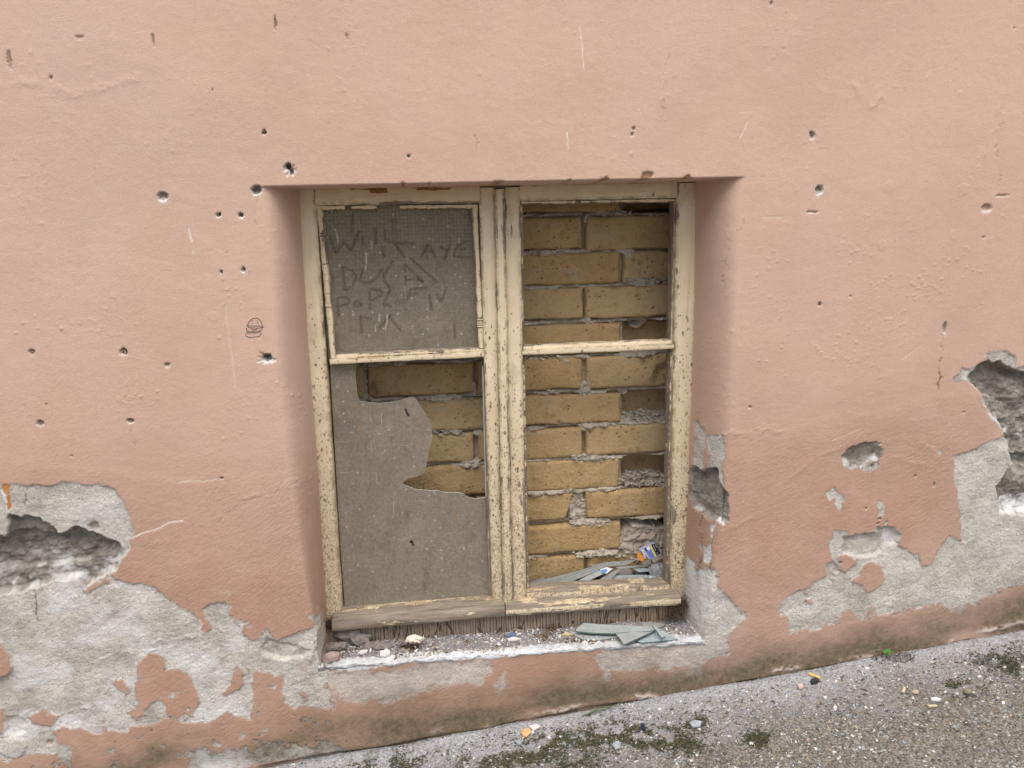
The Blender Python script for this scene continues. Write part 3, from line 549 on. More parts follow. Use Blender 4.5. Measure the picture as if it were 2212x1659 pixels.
MOSS = [(1165, 1625, .050), (1110, 1650, .055), (1040, 1655, .05), (1200, 1598, .03), (1300, 1590, .040), (1350, 1585, .045), (1270, 1605, .035), (1440, 1590, .035), (1480, 1610, .03), (1400, 1600, .03), (800, 1650, .045), (870, 1655, .04), (2160, 1420, .05), (2195, 1440, .04), (1500, 1560, .02), (1640, 1600, .02), (2080, 1490, .025), (1240, 1655, .05)]
def bump_g(x, y): return fbm(x * 5, y * 5, 3, 71) * .006 + fbm(x * 40, y * 40, 3, 72) * .0022
def build_ground():
    xs = np.concatenate([[-30, -12, -6, -3, -1.5], np.arange(-.75, 1.75, .0033), [2.2, 3, 5, 9, 16, 30]]); ys = np.concatenate([[-30, -15, -7, -3.5, -2, -1.2, -.9], np.arange(-.72, .030, .0033), [.06, .3, 1]])
    X, Y = np.meshgrid(xs, ys)
    near = (np.abs(X) < 3) & (Y > -1)
    Z = ground_z(X) + np.where(near, bump_g(X, Y), 0) + np.where(near, np.clip(perlin(X * 130, Y * 130, 73), 0, 1) * .0022, 0)
    # small bank of dust against the wall, a gap here and there
    lip = np.exp(-((Y + .01) / .02) ** 2); Z += lip * (.004 + .006 * fbm(X * 8, Y * 3, 2, 74)) - sstep(-.010, .004, Y) * .003
    o = new_mesh('pavement', np.stack([X, Y, Z], -1).reshape(-1, 3), grid_faces(*X.shape), ground_material(), smooth=True)
    dust = sstep(-.20, -.03, Y + fbm(X * 6, Y * 6, 3, 75) * .10); ms = np.where(near, moss_field(X, Y), 0) * sstep(-.3, .25, fbm(X * 25, Y * 25, 3, 76))
    set_attr(o, 'layers', np.stack([dust, ms, dust * 0, dust * 0 + 1], -1).reshape(-1, 4))
    tag(o, 'sloping pavement of worn gravelly asphalt along the wall', kind='structure'); return o
build_ground()
GN = np.array([-G1, 0, 1.0])
def PG(px, py, h=0.0): return PN(px, py, (0, 0, G0 + h), GN)

# ------------------------------------------------------------------ bricked-up opening
def brick_material():
    m = MT('yellow_clay_brick')
    rv = m.n('ObjectInfo').outputs['Random']
    n = m.noise(22, 6, .65); f = m.noise(140, 4, .65)
    c = m.mix(m.rng(n, .3, .7), (.385, .250, .112), (.500, .345, .172))
    c = m.mix(m.rng(rv, 0, 1, 0, .8), c, (.49, .36, .20))
    c = m.mix(m.rng(m.noise(35, 5, .65), .55, .70, 0, .55), c, (.27, .165, .070))
    c = m.mix(m.rng(m.noise(7, 4), .5, .72, 0, .5), c, (.37, .275, .16))
    pit = m.voro(75, m.vec(rot=(.3, .2, .5))); pm = m.math('MULTIPLY', m.rng(pit, .11, .20, 1, 0), m.rng(m.noise(18, 3), .46, .58))
    c = m.mix(m.math('MULTIPLY', pm, .55), c, (.17, .09, .035))
    bl = m.math('MULTIPLY', m.rng(m.voro(38, m.vec(rot=(.2, .4, .1))), .0, .42, 1, 0), m.rng(m.noise(9, 3), .46, .60)); c = m.mix(m.math('MULTIPLY', bl, .6), c, (.23, .135, .055))
    c = m.mix(m.rng(m.noise(13, 6, .7), .56, .68, 0, .5), c, (.42, .35, .25))
    c = m.mix(m.rng(f, .60, .76, 0, .5), c, (.21, .125, .050))
    h = m.math('SUBTRACT', m.math('ADD', f, m.math('MULTIPLY', n, .8)), m.math('MULTIPLY', pm, .9))
    return m.finish(c, .92, m.bump(h, .0034), .15)
M_BRICK = brick_material()
def mortar_material():
    m = MT('lime_mortar'); n = m.noise(60, 6, .7); d = m.noise(14, 4, .6)
    c = m.mix(m.rng(n, .3, .7), (.37, .31, .245), (.57, .50, .42)); c = m.mix(m.rng(d, .5, .7, 0, .5), c, (.24, .19, .13))
    return m.finish(c, .95, m.bump(m.noise(190, 5, .7), .0025), .1)
M_MORTAR = mortar_material()
BW = root('brick_wall', (P(1100, 900, YB)[0], YB, LEDGE), 'yellow brick infill wall with rough mortar behind the window panes', 'brick wall')
def brick(x0, x1, z0, z1, y, slant=0.0, chip=None):
    L, T = x1 - x0, z1 - z0; nx_, nz_ = max(8, int(L / .008)), 11
    sx = np.concatenate([[0, .003, .007], np.linspace(.012, L - .012, nx_), [L - .007, L - .003, L]]); sz = np.concatenate([[0, .003, .007], np.linspace(.012, T - .012, nz_ - 4), [T - .007, T - .003, T]])
    X, Zz = np.meshgrid(sx, sz); sd_ = rnd.randint(1, 400)
    ex = np.minimum(X, L - X); ez = np.minimum(Zz, T - Zz); r = .007
    cx_ = np.maximum(0, r - ex); cz_ = np.maximum(0, r - ez); dep = r - np.sqrt(np.maximum(0, r * r - np.minimum(r * r, cx_ ** 2 + cz_ ** 2)))
    dep = dep * (1 + 1.3 * np.clip(fbm(X * 20, Zz * 20, 2, sd_), -1, 1)) + fbm(X * 28, Zz * 28, 3, sd_ + 1) * .0022
    wob = fbm(X * 14, Zz * 0 + .5, 2, sd_ + 2) * .004
    tz = rnd.uniform(-.010, .010)
    XX = x0 + X - slant * (1 - Zz / T) * (X / L) + fbm(X * 3, Zz * 30, 2, sd_ + 3) * .003; ZZ = z0 + Zz + wob + (X - L / 2) * tz; YY = y + dep
    if chip: YY += sstep(chip[2], chip[2] * .6, np.hypot(X - chip[0] * L, (Zz - chip[1] * T) * 1.3) + fbm(X * 40, Zz * 40, 2, sd_) * .012) * .014
    n, k = X.shape; fr = np.stack([XX, YY, ZZ], -1).reshape(-1, 3)
    border = list(range(k)) + [i * k + k - 1 for i in range(1, n)] + [(n - 1) * k + j for j in range(k - 2, -1, -1)] + [i * k for i in range(n - 2, 0, -1)]
    back = fr[border] * 1.0; back[:, 1] = y + .10
    fs = [tuple(q) for q in grid_faces(n, k)]; nb = len(border); o0 = n * k
    for i in range(nb):
        j = (i + 1) % nb; fs.append((border[j], border[i], o0 + i, o0 + j))
    return new_mesh('brick', np.concatenate([fr, back]), fs, M_BRICK, BW, smooth=True, sharp=60)
# rows: (mid px y at px x=1245 of top, bottom, joint px list, recess pattern)
def rowz(pt, pb): return P(*pb, YB)[2], P(*pt, YB)[2]
rows = [  # top/bottom read at one brick, first joint, which bricks sit back
    (Z2(600, 100), Z2(600, 340), 1, {2: .05}), (Z2(500, 375), Z2(500, 632), 0, {}), (Z2(700, 648), Z2(700, 892), 1, {}), (Z2(500, 922), Z2(500, 1168), 0, {}), (Z2(700, 1195), Z2(700, 1425), 1, {2: .05}),
    (Z4(500, 112), Z4(500, 358), 0, {}), (Z4(700, 382), Z4(700, 612), 1, {2: .055}), (Z4(500, 645), Z4(500, 876), 0, {}), (Z4(700, 888), Z4(700, 1115), 1, {2: .055}), (Z4(450, 1148), Z4(450, 1362), 0, {}), (Z4(700, 1375), Z4(700, 1598), 1, {2: .07}), (Z6(550, 330), Z6(550, 560), 2, {})]
JA = [548, 788, 1028, 1262, 1498, 1735]; JB = [632, 868, 1107, 1344, 1580]; JL = [585, 820, 1060, 1266, 1500, 1735]
row_z = []
for i, (pt, pb, kind_, rec) in enumerate(rows):
    z0, z1 = rowz(pt, pb); z1 -= .001; row_z.append((z0, z1))
    J = (JA, JB, JL)[kind_]
    for b in range(len(J) - 1):
        ym = (pt[1] + pb[1]) / 2; ga, gb = rnd.uniform(2, 5), rnd.uniform(2, 5)
        xa, xb_ = P(J[b] + ga, ym, YB)[0], P(J[b + 1] - gb, ym, YB)[0]; sl = 0; chip = None
        if i == 0 and b in (2, 3): xb_, xa = (xb_, xa)
        if i == 9 and b == 2: xb_ = P(Z4(668, 1200)[0], ym, YB)[0]; sl = .024
        if i == 5 and b == 3: chip = (.80, .35, .05)
        if i == 5 and b == 1: chip = (0, .2, .03)
        dz = (JA[3] - J[b]) * 0
        dy = rec.get(b - 1 if kind_ == 1 else b, 0) if (kind_ == 1 and b == 3) else 0
        if kind_ == 1 and b == 3 and rec: dy = list(rec.values())[0]
        brick(xa, xb_, z0 + rnd.uniform(-.002, .002), z1 + rnd.uniform(-.002, .002), YB + dy + rnd.uniform(-.004, .004), sl, chip)
def build_mortar():
    xa, xb_ = XL - .02, XR + .03; za, zb = LEDGE - .02, ZT + .03
    xs = np.arange(xa, xb_, .0019); zs = np.arange(za, zb, .0019); X, Z = np.meshgrid(xs, zs)
    Y = np.full(X.shape, YB + .022) + fbm(X * 40, Z * 40, 3, 81) * .004
    bed = [(row_z[i][0] + row_z[i + 1][1]) / 2 for i in range(len(row_z) - 1)]
    for i in (0, 4, 6, 8, 10):
        q0, q1 = P(1350, 900, YB)[0], P(1585, 900, YB)[0]; inb = sstep(q0 - .003, q0 + .002, X) * (X < q1) * sstep(row_z[i][0] - .004, row_z[i][0] + .004, Z) * sstep(row_z[i][1] + .003, row_z[i][1] - .003, Z); Y += inb * .075
    for i, zc in enumerate(bed):
        amt = fbm(X * 9, X * 0 + i * 3.7, 3, 83 + i); rag = fbm(X * 30, Z * 30, 2, 90) * .6 + fbm(X * 85, Z * 85, 3, 91, .7) * .7
        dz = Z - zc - fbm(X * 16, X * 0, 2, 84 + i) * .003
        w = .0055 + .006 * np.clip(amt + .1, 0, 1)
        prof_ = np.exp(-((dz + .0025 * (amt > 0)) / w) ** 4)
        Y -= prof_ * (np.clip(amt + .38, 0, .72) * .040) * (1 + .65 * rag)
    rag = fbm(X * 45, Z * 45, 4, 95, .7) * 1.25
    # head joints, oozing lumps, the heap at the right foot
    def lump(px, py, rx, rz, y_out, Zf=None):
        q = P(px, py, YB); e = np.sqrt(((X - q[0]) / rx) ** 2 + ((Z - q[2]) / rz) ** 2) + rag * .45
        np.minimum(Y, np.where(e < 1.15, YB - y_out * np.sqrt(np.clip(1.15 - e, 0, 1)) + rag * .009 + .004, 9), out=Y)
    for (zf, x, y, rx, rz, yo) in ((Z4, 745, 350, .014, .016, .008), (Z4, 745, 200, .006, .045, -.012), (Z2, 1085, 660, .010, .010, .004), (Z2, 1085, 760, .005, .030, -.010), (Z2, 770, 1180, .006, .022, .004), (Z2, 1160, 1175, .018, .016, -.038), (Z2, 1180, 880, .030, .010, .005),
                                (Z4, 740, 630, .010, .012, .004), (Z4, 1200, 572, .060, .010, -.012), (Z4, 1200, 1058, .060, .011, -.012), (Z4, 800, 870, .034, .010, .004), (Z4, 700, 1280, .020, .042, -.006), (Z4, 800, 1375, .042, .011, .006), (Z4, 620, 1130, .025, .005, .003),
                                (Z6, 900, 300, .035, .012, .006), (Z6, 1330, 170, .060, .030, -.004), (Z6, 1330, 250, .050, .030, .004), (Z4, 1040, 350, .010, .014, -.010), (Z3, 1200, 375, .034, .010, .004), (Z3, 1420, 300, .007, .016, .000), (Z3, 1230, 640, .024, .008, .004), (Z3, 1450, 650, .010, .006, .003), (Z3, 1400, 885, .020, .008, .004), (Z3, 520, 250, .010, .050, -.006), (Z2, 770, 390, .010, .010, .003), (Z2, 950, 345, .035, .006, -.004), (Z2, 1060, 640, .020, .006, .002)):
        lump(*zf(x, y), rx, rz, yo)
    o = new_mesh('mortar', np.stack([X, Y, Z], -1).reshape(-1, 3), grid_faces(*X.shape), M_MORTAR, BW, smooth=True); o['kind'] = 'stuff'
build_mortar()

def mortar_lumps():
    rs = np.random.RandomState(91); b = bmesh.new(); bmesh.ops.create_icosphere(b, subdivisions=1, radius=1); iv = np.array([v.co[:] for v in b.verts]); fi = [tuple(v.index for v in f.verts) for f in b.faces]; b.free()
    V, Fc = [], []
    def put(p, r):
        q = iv * (r * (.7 + .6 * rs.rand(len(iv), 1))) * np.array([1 + .5 * rs.rand(), .8, .75]); o0 = len(V); V.extend((q + p).tolist()); Fc.extend([tuple(i + o0 for i in f) for f in fi])
    for (zf, x0, x1, y0, y1, n, ya, yb_) in ((Z4, 1030, 1380, 530, 600, 190, .0, .045), (Z4, 1030, 1370, 1000, 1095, 240, .0, .045), (Z6, 1185, 1500, 120, 300, 520, .0, .04), (Z4, 690, 770, 1200, 1340, 90, .006, .016), (Z4, 620, 930, 1355, 1400, 130, -.003, .008), (Z4, 700, 860, 600, 640, 50, -.003, .010), (Z4, 650, 880, 850, 895, 70, -.003, .010),
                                        (Z6, 700, 1160, 285, 330, 120, -.003, .008), (Z4, 715, 780, 330, 390, 50, -.003, .010), (Z2, 1060, 1380, 845, 895, 90, -.003, .010), (Z2, 400, 560, 640, 670, 30, -.003, .006), (Z2, 880, 1110, 330, 365, 50, -.002, .008), (Z3, 960, 1420, 345, 410, 110, -.003, .010), (Z3, 1100, 1340, 620, 660, 60, -.003, .008), (Z3, 1320, 1470, 870, 910, 50, -.003, .008), (Z3, 490, 560, 130, 380, 90, .004, .02), (Z4, 290, 640, 95, 130, 60, -.002, .008), (Z4, 400, 560, 360, 378, 26, -.003, .006)):
        for i in range(n):
            t, w = rs.rand(), rs.rand(); y = YB + ya + (yb_ - ya) * (1 - w if zf is Z6 and y0 == 120 else rs.rand())
            if zf is Z6 and y0 == 120:
                if w > 1.05 - abs(t - .45) * 1.4: continue
                q = P(*zf(x0 + (x1 - x0) * t, y1 - (y1 - y0) * w), YB); y = YB + .004 + .03 * w - .006 * rs.rand()
            else: q = P(*zf(x0 + (x1 - x0) * t, y0 + (y1 - y0) * w + 8 * math.sin(t * 9)), YB)
            put(np.array([q[0], y, q[2]]), .0015 + .0042 * rs.rand() ** 2)
    o = new_mesh('mortar_lumps', V, Fc, M_MORTAR, BW); o['kind'] = 'stuff'
mortar_lumps()

# ------------------------------------------------------------------ the window
def paint_material(name, wood_amt, horiz, dirt=1.0):
    m = MT(name)
    z = m.n('SeparateXYZ', {0: m.pos}).outputs[2]
    zr = m.rng(z, .25, 1.02, 1, 0)                                   # splash dirt thins out upwards
    wear = m.n('SeparateColor', {0: m.n('Attribute', attribute_name='wear').outputs['Color']}).outputs[0]
    zlow = m.rng(z, .24, .62, 1, 0)
    n = m.noise(25, 5, .6); f = m.noise(160, 4, .6)
    paint = m.mix(m.rng(n, .3, .7), (.665, .545, .370), (.745, .632, .458))
    paint = m.mix(m.math('MULTIPLY', m.rng(m.noise(5, 3), .45, .7), .4), paint, (.60, .455, .27))
    sv = m.vec(scale=(1.0, 1, .62))
    v1 = m.voro(105, sv); c1 = m.n('SeparateColor', {0: m.voro(105, sv, out='Color')}).outputs[0]
    v2 = m.voro(230, sv); c2 = m.n('SeparateColor', {0: m.voro(230, sv, out='Color')}).outputs[0]
    p1 = m.math('GREATER_THAN', m.math('ADD', c1, m.rng(zr, 0, 1, -.10, .55)), .93)
    p2 = m.math('GREATER_THAN', m.math('ADD', c2, m.rng(zr, 0, 1, -.06, .72)), .95)
    stv = m.noise(48, 5, .7, m.vec(scale=(.2, 1, 1) if horiz else (1.3, 1, .09))); paint = m.mix(m.rng(stv, .54, .72, 0, .55), paint, (.43, .315, .17))
    paint = m.mix(m.rng(m.noise(9, 5, .7), .56, .68, 0, .5), paint, (.37, .275, .155))
    cl = m.rng(m.noise(14, 3), .35, .6)
    v3 = m.voro(48, sv); p3 = m.math('MULTIPLY', m.math('GREATER_THAN', m.n('SeparateColor', {0: m.voro(48, sv, out='Color')}).outputs[2], .86), m.rng(v3, .20, .11))
    s1 = m.math('MULTIPLY', p1, m.rng(v1, .34, .22)); s2 = m.math('MULTIPLY', p2, m.rng(v2, .46, .28))
    sp_ = m.math('MULTIPLY', m.math('MAXIMUM', s1, m.math('MULTIPLY', s2, .85)), m.rng(cl, 0, 1, .45 * dirt, .95 * dirt))
    col = m.mix(m.math('MAXIMUM', sp_, m.math('MULTIPLY', p3, .8)), paint, (.105, .072, .036))
    film = m.math('MULTIPLY', m.rng(zr, .30, 1, 0, .85), m.rng(m.noise(230, 6, .78), .42, .60))
    col = m.mix(m.math('MULTIPLY', film, dirt), col, (.21, .155, .085))
    gv = m.vec(scale=(.12, 1, 1) if horiz else (1, 1, .12))
    g = m.noise(90, 6, .7, gv); wood = m.mix(m.rng(g, .3, .7), (.105, .080, .058), (.335, .275, .215))
    pk = m.noise(30, 6, .68, m.vec(scale=(.35, 1, 1.4) if horiz else (1.4, 1, .35)))
    pk = m.math('ADD', pk, m.math('ADD', m.math('MULTIPLY', zlow, .06), m.math('MULTIPLY', m.rng(wear, .80, 1.0), .10)))
    peel = m.rng(pk, .63 - wood_amt * .34, .645 - wood_amt * .34)
    ed = m.math('MULTIPLY', m.rng(wear, .70, 1.0), m.rng(m.noise(34, 5, .7), .40, .60)); col = m.mix(m.math('MULTIPLY', ed, .7), col, (.25, .175, .09))
    col = m.mix(peel, col, wood)
    h = m.math('SUBTRACT', m.math('ADD', m.math('MULTIPLY', f, .4), m.math('MULTIPLY', g, .4)), m.math('MULTIPLY', peel, .9))
    return m.finish(col, m.mix(peel, (.55,) * 3, (.9,) * 3), m.bump(h, .0009), .35)
M_PV = paint_material('cream_paint', -.12, False); M_PH = paint_material('cream_paint_rail', -.10, True)
M_WORN = paint_material('flaking_paint', .06, True, .5); M_BAREW = paint_material('weathered_wood', .44, True, .5); M_EDGE = paint_material('worn_edge', .55, False, .7)
M_PUTTY = paint_material('old_putty', .02, False, .8)
def board_material():
    m = MT('cracked_board'); n = m.noise(60, 5, .65)
    cr_ = m.n('TexVoronoi', {'Vector': m.vec(scale=(1, 1, .07)), 'Scale': 165.0}, feature='DISTANCE_TO_EDGE').outputs[0]
    c = m.mix(m.rng(n, .3, .7), (.20, .155, .115), (.34, .27, .21)); c = m.mix(m.rng(m.noise(6), .45, .65, 0, .6), c, (.30, .215, .13))
    ck = m.rng(cr_, .02, .07, 1, 0); c = m.mix(m.math('MULTIPLY', ck, .85), c, (.045, .032, .022))
    return m.finish(c, .9, m.bump(m.math('SUBTRACT', m.math('MULTIPLY', n, .3), ck), .002), .2)
M_BOARD = board_material()
M_BROWNW = simple('brown_bare_wood', (.27, .135, .065), .9, .4, 90, .002, 200)
WIN = root('cellar_window', tuple(P(1095, 1365, .15)), 'old two-leaf wooden window in speckled cream paint with broken panes', 'window')
def beam(name, quad, y0, y1, mat, bev=.003, jit=.0006, n=44, parent=None, yb_=None, seed=None, slope=0.0):
    """quad: picture points TL, TR, BR, BL of the front face at depth y0"""
    tl, tr, br, bl = [P(*q, y0) for q in quad]
    vert = np.linalg.norm(bl - tl) > np.linalg.norm(tr - tl)
    if vert: a0, a1, b0, b1 = tl, bl, tr, br          # rings run down; across = left to right
    else: a0, a1, b0, b1 = bl, br, tl, tr             # rings run right; across = bottom to top
    w = np.linalg.norm(b0 - a0); sd_ = seed or rnd.randint(1, 400); bv = min(bev, w * .3); f = bv / w
    sec = [(0, y1 - y0), (0, bv), (f * .35, bv * .3), (f, 0), (.5, 0), (1 - f, 0), (1 - f * .35, bv * .3), (1, bv), (1, y1 - y0)]
    t = np.linspace(0, 1, n); vs = []
    Ln = np.linalg.norm(a1 - a0)
    for i in range(n):
        A = a0 + (a1 - a0) * t[i]; B = b0 + (b1 - b0) * t[i]
        e1 = float(fbm(np.array([t[i] * Ln * 30]), np.array([.2]), 3, sd_)[0]) * jit * 2; e2 = float(fbm(np.array([t[i] * Ln * 30]), np.array([.7]), 3, sd_ + 5)[0]) * jit * 2; e3 = float(fbm(np.array([t[i] * Ln * 14]), np.array([.4]), 2, sd_ + 9)[0]) * jit
        for (s_, d_) in sec:
            q = A + (B - A) * s_; ax = (B - A) / w
            q = q + ax * (e1 if s_ < .5 else e2 if s_ > .5 else 0); q = q.copy(); q[1] = y0 + d_ + (e3 if d_ < (y1 - y0) * .9 else 0) + slope * s_
            vs.append(q)
    k = len(sec); fs = []
    for i in range(n - 1):
        for j in range(k - 1):
            a, b, c, d = i * k + j, i * k + j + 1, (i + 1) * k + j + 1, (i + 1) * k + j
            fs.append((a, d, c, b) if not vert else (a, b, c, d)[::-1])
        fs.append((i * k, i * k + k - 1, (i + 1) * k + k - 1, (i + 1) * k) if not vert else ((i + 1) * k, (i + 1) * k + k - 1, i * k + k - 1, i * k))
    fs.append(tuple(range(k))); fs.append(tuple((n - 1) * k + j for j in range(k))[::-1])
    o = new_mesh(name, vs, fs, mat, parent or WIN, smooth=True, sharp=35)
    set_attr(o, 'wear', np.tile(np.array([[1, 1, 1, 1], [1, 1, 1, 1], [1, 1, 1, 1], [1, 1, 1, 1], [0, 0, 0, 1], [1, 1, 1, 1], [1, 1, 1, 1], [1, 1, 1, 1], [1, 1, 1, 1]], float), (n, 1)))
    bmfix(o); return o
import bmesh
def bmfix(o):
    b = bmesh.new(); b.from_mesh(o.data); bmesh.ops.recalc_face_normals(b, faces=b.faces); b.to_mesh(o.data); b.free()
    return o
# stiles
beam('stile', [(634, 404), (680, 404), (742, 1352), (700, 1352)], .121, .165, M_PV)
beam('stile', [(1034, 406), (1070, 405), (1091, 1318), (1064, 1320)], .120, .165, M_PV)
beam('stile', [(1087, 405), (1124, 404), (1138, 1316), (1106, 1318)], .120, .165, M_PV)
beam('stile', [(1462, 396), (1512, 394), (1484, 1300), (1446, 1302)], .121, .165, M_PV)
beam('astragal', [(1068.5, 409), (1090, 408), (1108, 1314), (1087, 1316)], .108, .122, M_PV, .004)
# rails
beam('top_rail', [(680.5, 404), (1036, 397), (1038, 439), (681.5, 443.5)], .1205, .165, M_PH)
beam('top_rail', [(1123, 397), (1463, 389), (1463, 428), (1124, 434)], .1205, .165, M_PH)
beam('lintel_strip', [(640, 396), (1508, 377), (1508, 398), (640, 415)], .132, .165, M_WORN, .003, .0012)
for q_ in (zp(Z1, [(690, 150), (822, 148), (825, 190), (692, 196)]), zp(Z1, [(1050, 150), (1200, 146), (1200, 172), (1050, 172)]), zp(Z1, [(1200, 146), (1312, 140), (1310, 165), (1200, 170)]), zp(Z1, [(540, 158), (690, 153), (690, 168), (545, 170)])): beam('bare_wood', q_, .1195, .140, M_BROWNW, .001, .0016, 16)
beam('bottom_rail', [(739, 1320), (1066, 1294), (1068, 1313), (740, 1342)], .121, .165, M_PH)
beam('bottom_rail', [(1137, 1278), (1447, 1263.5), (1447, 1292), (1138, 1304)], .121, .165, M_PH)
beam('drip_rail', [(717, 1340), (1090.5, 1310), (1090.5, 1334), (717, 1367)], .084, .150, M_BAREW, .007, .0012, 70)
beam('drip_rail', [(1093, 1311), (1471, 1287), (1471, 1309), (1093, 1334)], .084, .150, M_WORN, .007, .0012, 70)
beam('bottom_board', [(705, 1358), (1490, 1298), (1490, 1352), (705, 1410)], .106, .17, M_BOARD, .002, .0008)
beam('glazing_bar', [(712, 777), (1050, 759.5), (1051, 771.5), (713, 788)], .122, .150, M_PH, .002)
beam('bar_ledge', [(714, 764), (1047, 749), (1048, 760), (713, 777.5)], .131, .150, M_BAREW, .002, .001, slope=.004)
beam('glazing_bar', [(1126, 757), (1457, 742.5), (1457, 754), (1127, 768.5)], .122, .150, M_PH, .002)
beam('bar_ledge', [(1131, 747), (1452, 733.5), (1452, 743.5), (1130, 757.5)], .131, .150, M_WORN, .002, .001, slope=.004)
# rebate edges round the empty right leaf and the lower left leaf
beam('rebate_strip', [(1454, 436), (1463, 434), (1457, 738), (1447, 740)], .136, .162, M_EDGE, .0015)
beam('rebate_strip', [(1447, 758), (1456, 757), (1447, 1266), (1438, 1268)], .136, .162, M_BAREW, .0015)
beam('rebate_strip', [(1122, 442), (1130, 441), (1133, 748), (1126, 748)], .136, .162, M_EDGE, .0015)
beam('rebate_strip', [(1127, 770), (1134, 769), (1144, 1276), (1137, 1277)], .136, .162, M_BAREW, .0015)
beam('rebate_strip', [(1138, 1269), (1440, 1257), (1440, 1266), (1138, 1280)], .138, .162, M_BAREW, .0015, .0014)
beam('rebate_strip', [(741, 1316), (1064, 1291), (1065, 1296), (741, 1323)], .134, .160, M_BAREW, .0015, .001)
beam('rebate_strip', [(1044, 778), (1050, 778), (1062, 1294), (1056, 1294)], .136, .162, M_EDGE, .0012)
beam('rebate_strip', [(1127, 434), (1454, 428), (1454, 437), (1128, 441)], .134, .162, M_EDGE, .0015, .0015)
# putty, in the lengths it has cracked into
def putty_run(p0, p1, wpx, n, horiz, y, gone=(), mat=None):
    cuts = [0] + sorted(rnd.uniform(.04, .96) for _ in range(n - 1)) + [1]
    for i in range(n):
        if i in gone or cuts[i + 1] - cuts[i] < .012: continue
        a, b = cuts[i] + .0010, cuts[i + 1] - .0010; w = wpx * rnd.uniform(.82, 1.05)
        A = (p0[0] + (p1[0] - p0[0]) * a, p0[1] + (p1[1] - p0[1]) * a); B = (p0[0] + (p1[0] - p0[0]) * b, p0[1] + (p1[1] - p0[1]) * b)
        q = [A, B, (B[0], B[1] + w), (A[0], A[1] + w)] if horiz else [A, (A[0] + w, A[1]), (B[0] + w, B[1]), B]
        beam('putty', q, y + rnd.uniform(-.0012, .0012), .150, mat or M_PUTTY, .0015, .0006, 10)
putty_run((683, 447), (714, 775), 13.5, 13, False, .126)
putty_run((1032, 449), (1046, 752), -13, 11, False, .126, mat=M_PUTTY)
putty_run((683, 444), (1032, 441), 10, 11, True, .126, (2, 4, 6, 7))
putty_run((1126, 434.5), (1460, 429), 7, 12, True, .124, (4,))
putty_run((716, 768), (1046, 752), 8, 9, True, .128, (0, 1, 5))
# ---- glass
def dusty_glass(name, c0, c1, clear, pattern=False, scr=True):
    m = MT(name)
    n = m.noise(7, 5, .6); f = m.noise(120, 5, .7)
    c = m.mix(m.rng(n, .3, .7), c0, c1); c = m.mix(m.rng(f, .42, .72, 0, .5), c, tuple(x * 1.6 for x in c1)); c = m.mix(m.rng(m.noise(260, 3, .6), .52, .7, 0, .5), c, tuple(x * .5 for x in c0)); c = m.mix(m.rng(m.noise(4.5, 3), .5, .66, 0, .28), c, tuple(x * .62 for x in c0))
    c = m.mix(m.rng(m.noise(16, 8, .75), .50, .62, 0, .24), c, tuple(x * 1.55 for x in c1)); c = m.mix(m.rng(m.noise(30, 6, .75, m.vec(scale=(1, 1, .45))), .56, .66, 0, .35), c, tuple(x * .45 for x in c0))
    fs = m.voro(95); fc = m.n('SeparateColor', {0: m.voro(95, out='Color')}).outputs[0]
    spot = m.math('MULTIPLY', m.math('GREATER_THAN', fc, .90), m.rng(fs, .28, .18)); c = m.mix(m.math('MULTIPLY', spot, .5), c, (.55, .53, .49))
    dk = m.math('MULTIPLY', m.math('GREATER_THAN', m.n('SeparateColor', {0: m.voro(60, out='Color')}).outputs[1], .93), m.rng(m.voro(60), .24, .12)); c = m.mix(m.math('MULTIPLY', dk, .6), c, (.05, .04, .03))
    hz = m.noise(70, 4, .7, m.vec(scale=(.14, 1, 1.6), rot=(0, .25, 0))); c = m.mix(m.rng(hz, .60, .72, 0, .45), c, tuple(x * 1.7 for x in c1))
    vt = m.noise(60, 4, .7, m.vec(scale=(1.8, 1, .12), rot=(0, -.06, 0))); c = m.mix(m.rng(vt, .66, .76, 0, .5), c, (.36, .30, .24))
    if pattern:
        z = m.n('SeparateXYZ', {0: m.pos}).outputs[2]
        hx = m.voro(125, m.vec(scale=(1, 0, 1)), rand=.12); up = m.math('MULTIPLY', m.rng(z, .88, 1.08), m.rng(m.noise(8, 2), .35, .6, .5, 1))
        c = m.mix(m.math('MULTIPLY', m.rng(hx, .30, .46, 1, 0), m.math('MULTIPLY', up, .30)), c, (.085, .068, .048))
    b = m.n('BsdfPrincipled', {'Base Color': c, 'Roughness': .55, 'Specular IOR Level': .3, 'Normal': m.bump(f, .0004)})
    t = m.n('BsdfTransparent', {'Color': (.85, .86, .82, 1)})
    fac = m.rng(m.noise(7, 5, .65), .34, .66, max(0, clear - .14), clear + .14)
    mx = m.n('MixShader', {0: fac, 1: b.outputs[0], 2: t.outputs[0]}); m.t.links.new(mx.outputs[0], m.out.inputs[0]); return m.m
M_GL1 = dusty_glass('dust_coated_glass', (.180, .152, .110), (.245, .210, .156), .06, True)
M_GL2 = dusty_glass('grey_dusty_glass', (.185, .158, .118), (.272, .234, .182), .18)
def M_glassedge():
    m = MT('green_glass_edge'); return m.finish((.50, .56, .52), .25, None, .5)
M_GEDGE = M_glassedge()
def plate(name, pts, y, th, mats, parent, rag=.0):
    """flat plate with an outline read off the photograph, at depth y with thickness th"""
    q = np.array([P(*p, y) for p in pts]); n = len(q); bk = q.copy(); bk[:, 1] += th
    fs = [tuple(range(n)), tuple(range(2 * n - 1, n - 1, -1))] + [(i, i + n, (i + 1) % n + n, (i + 1) % n) for i in range(n)]
    o = new_mesh(name, np.concatenate([q, bk]), fs, mats, parent); bmfix(o)
    if len(o.data.materials) > 1:
        for p in list(o.data.polygons)[2:]: p.material_index = 1
    return o
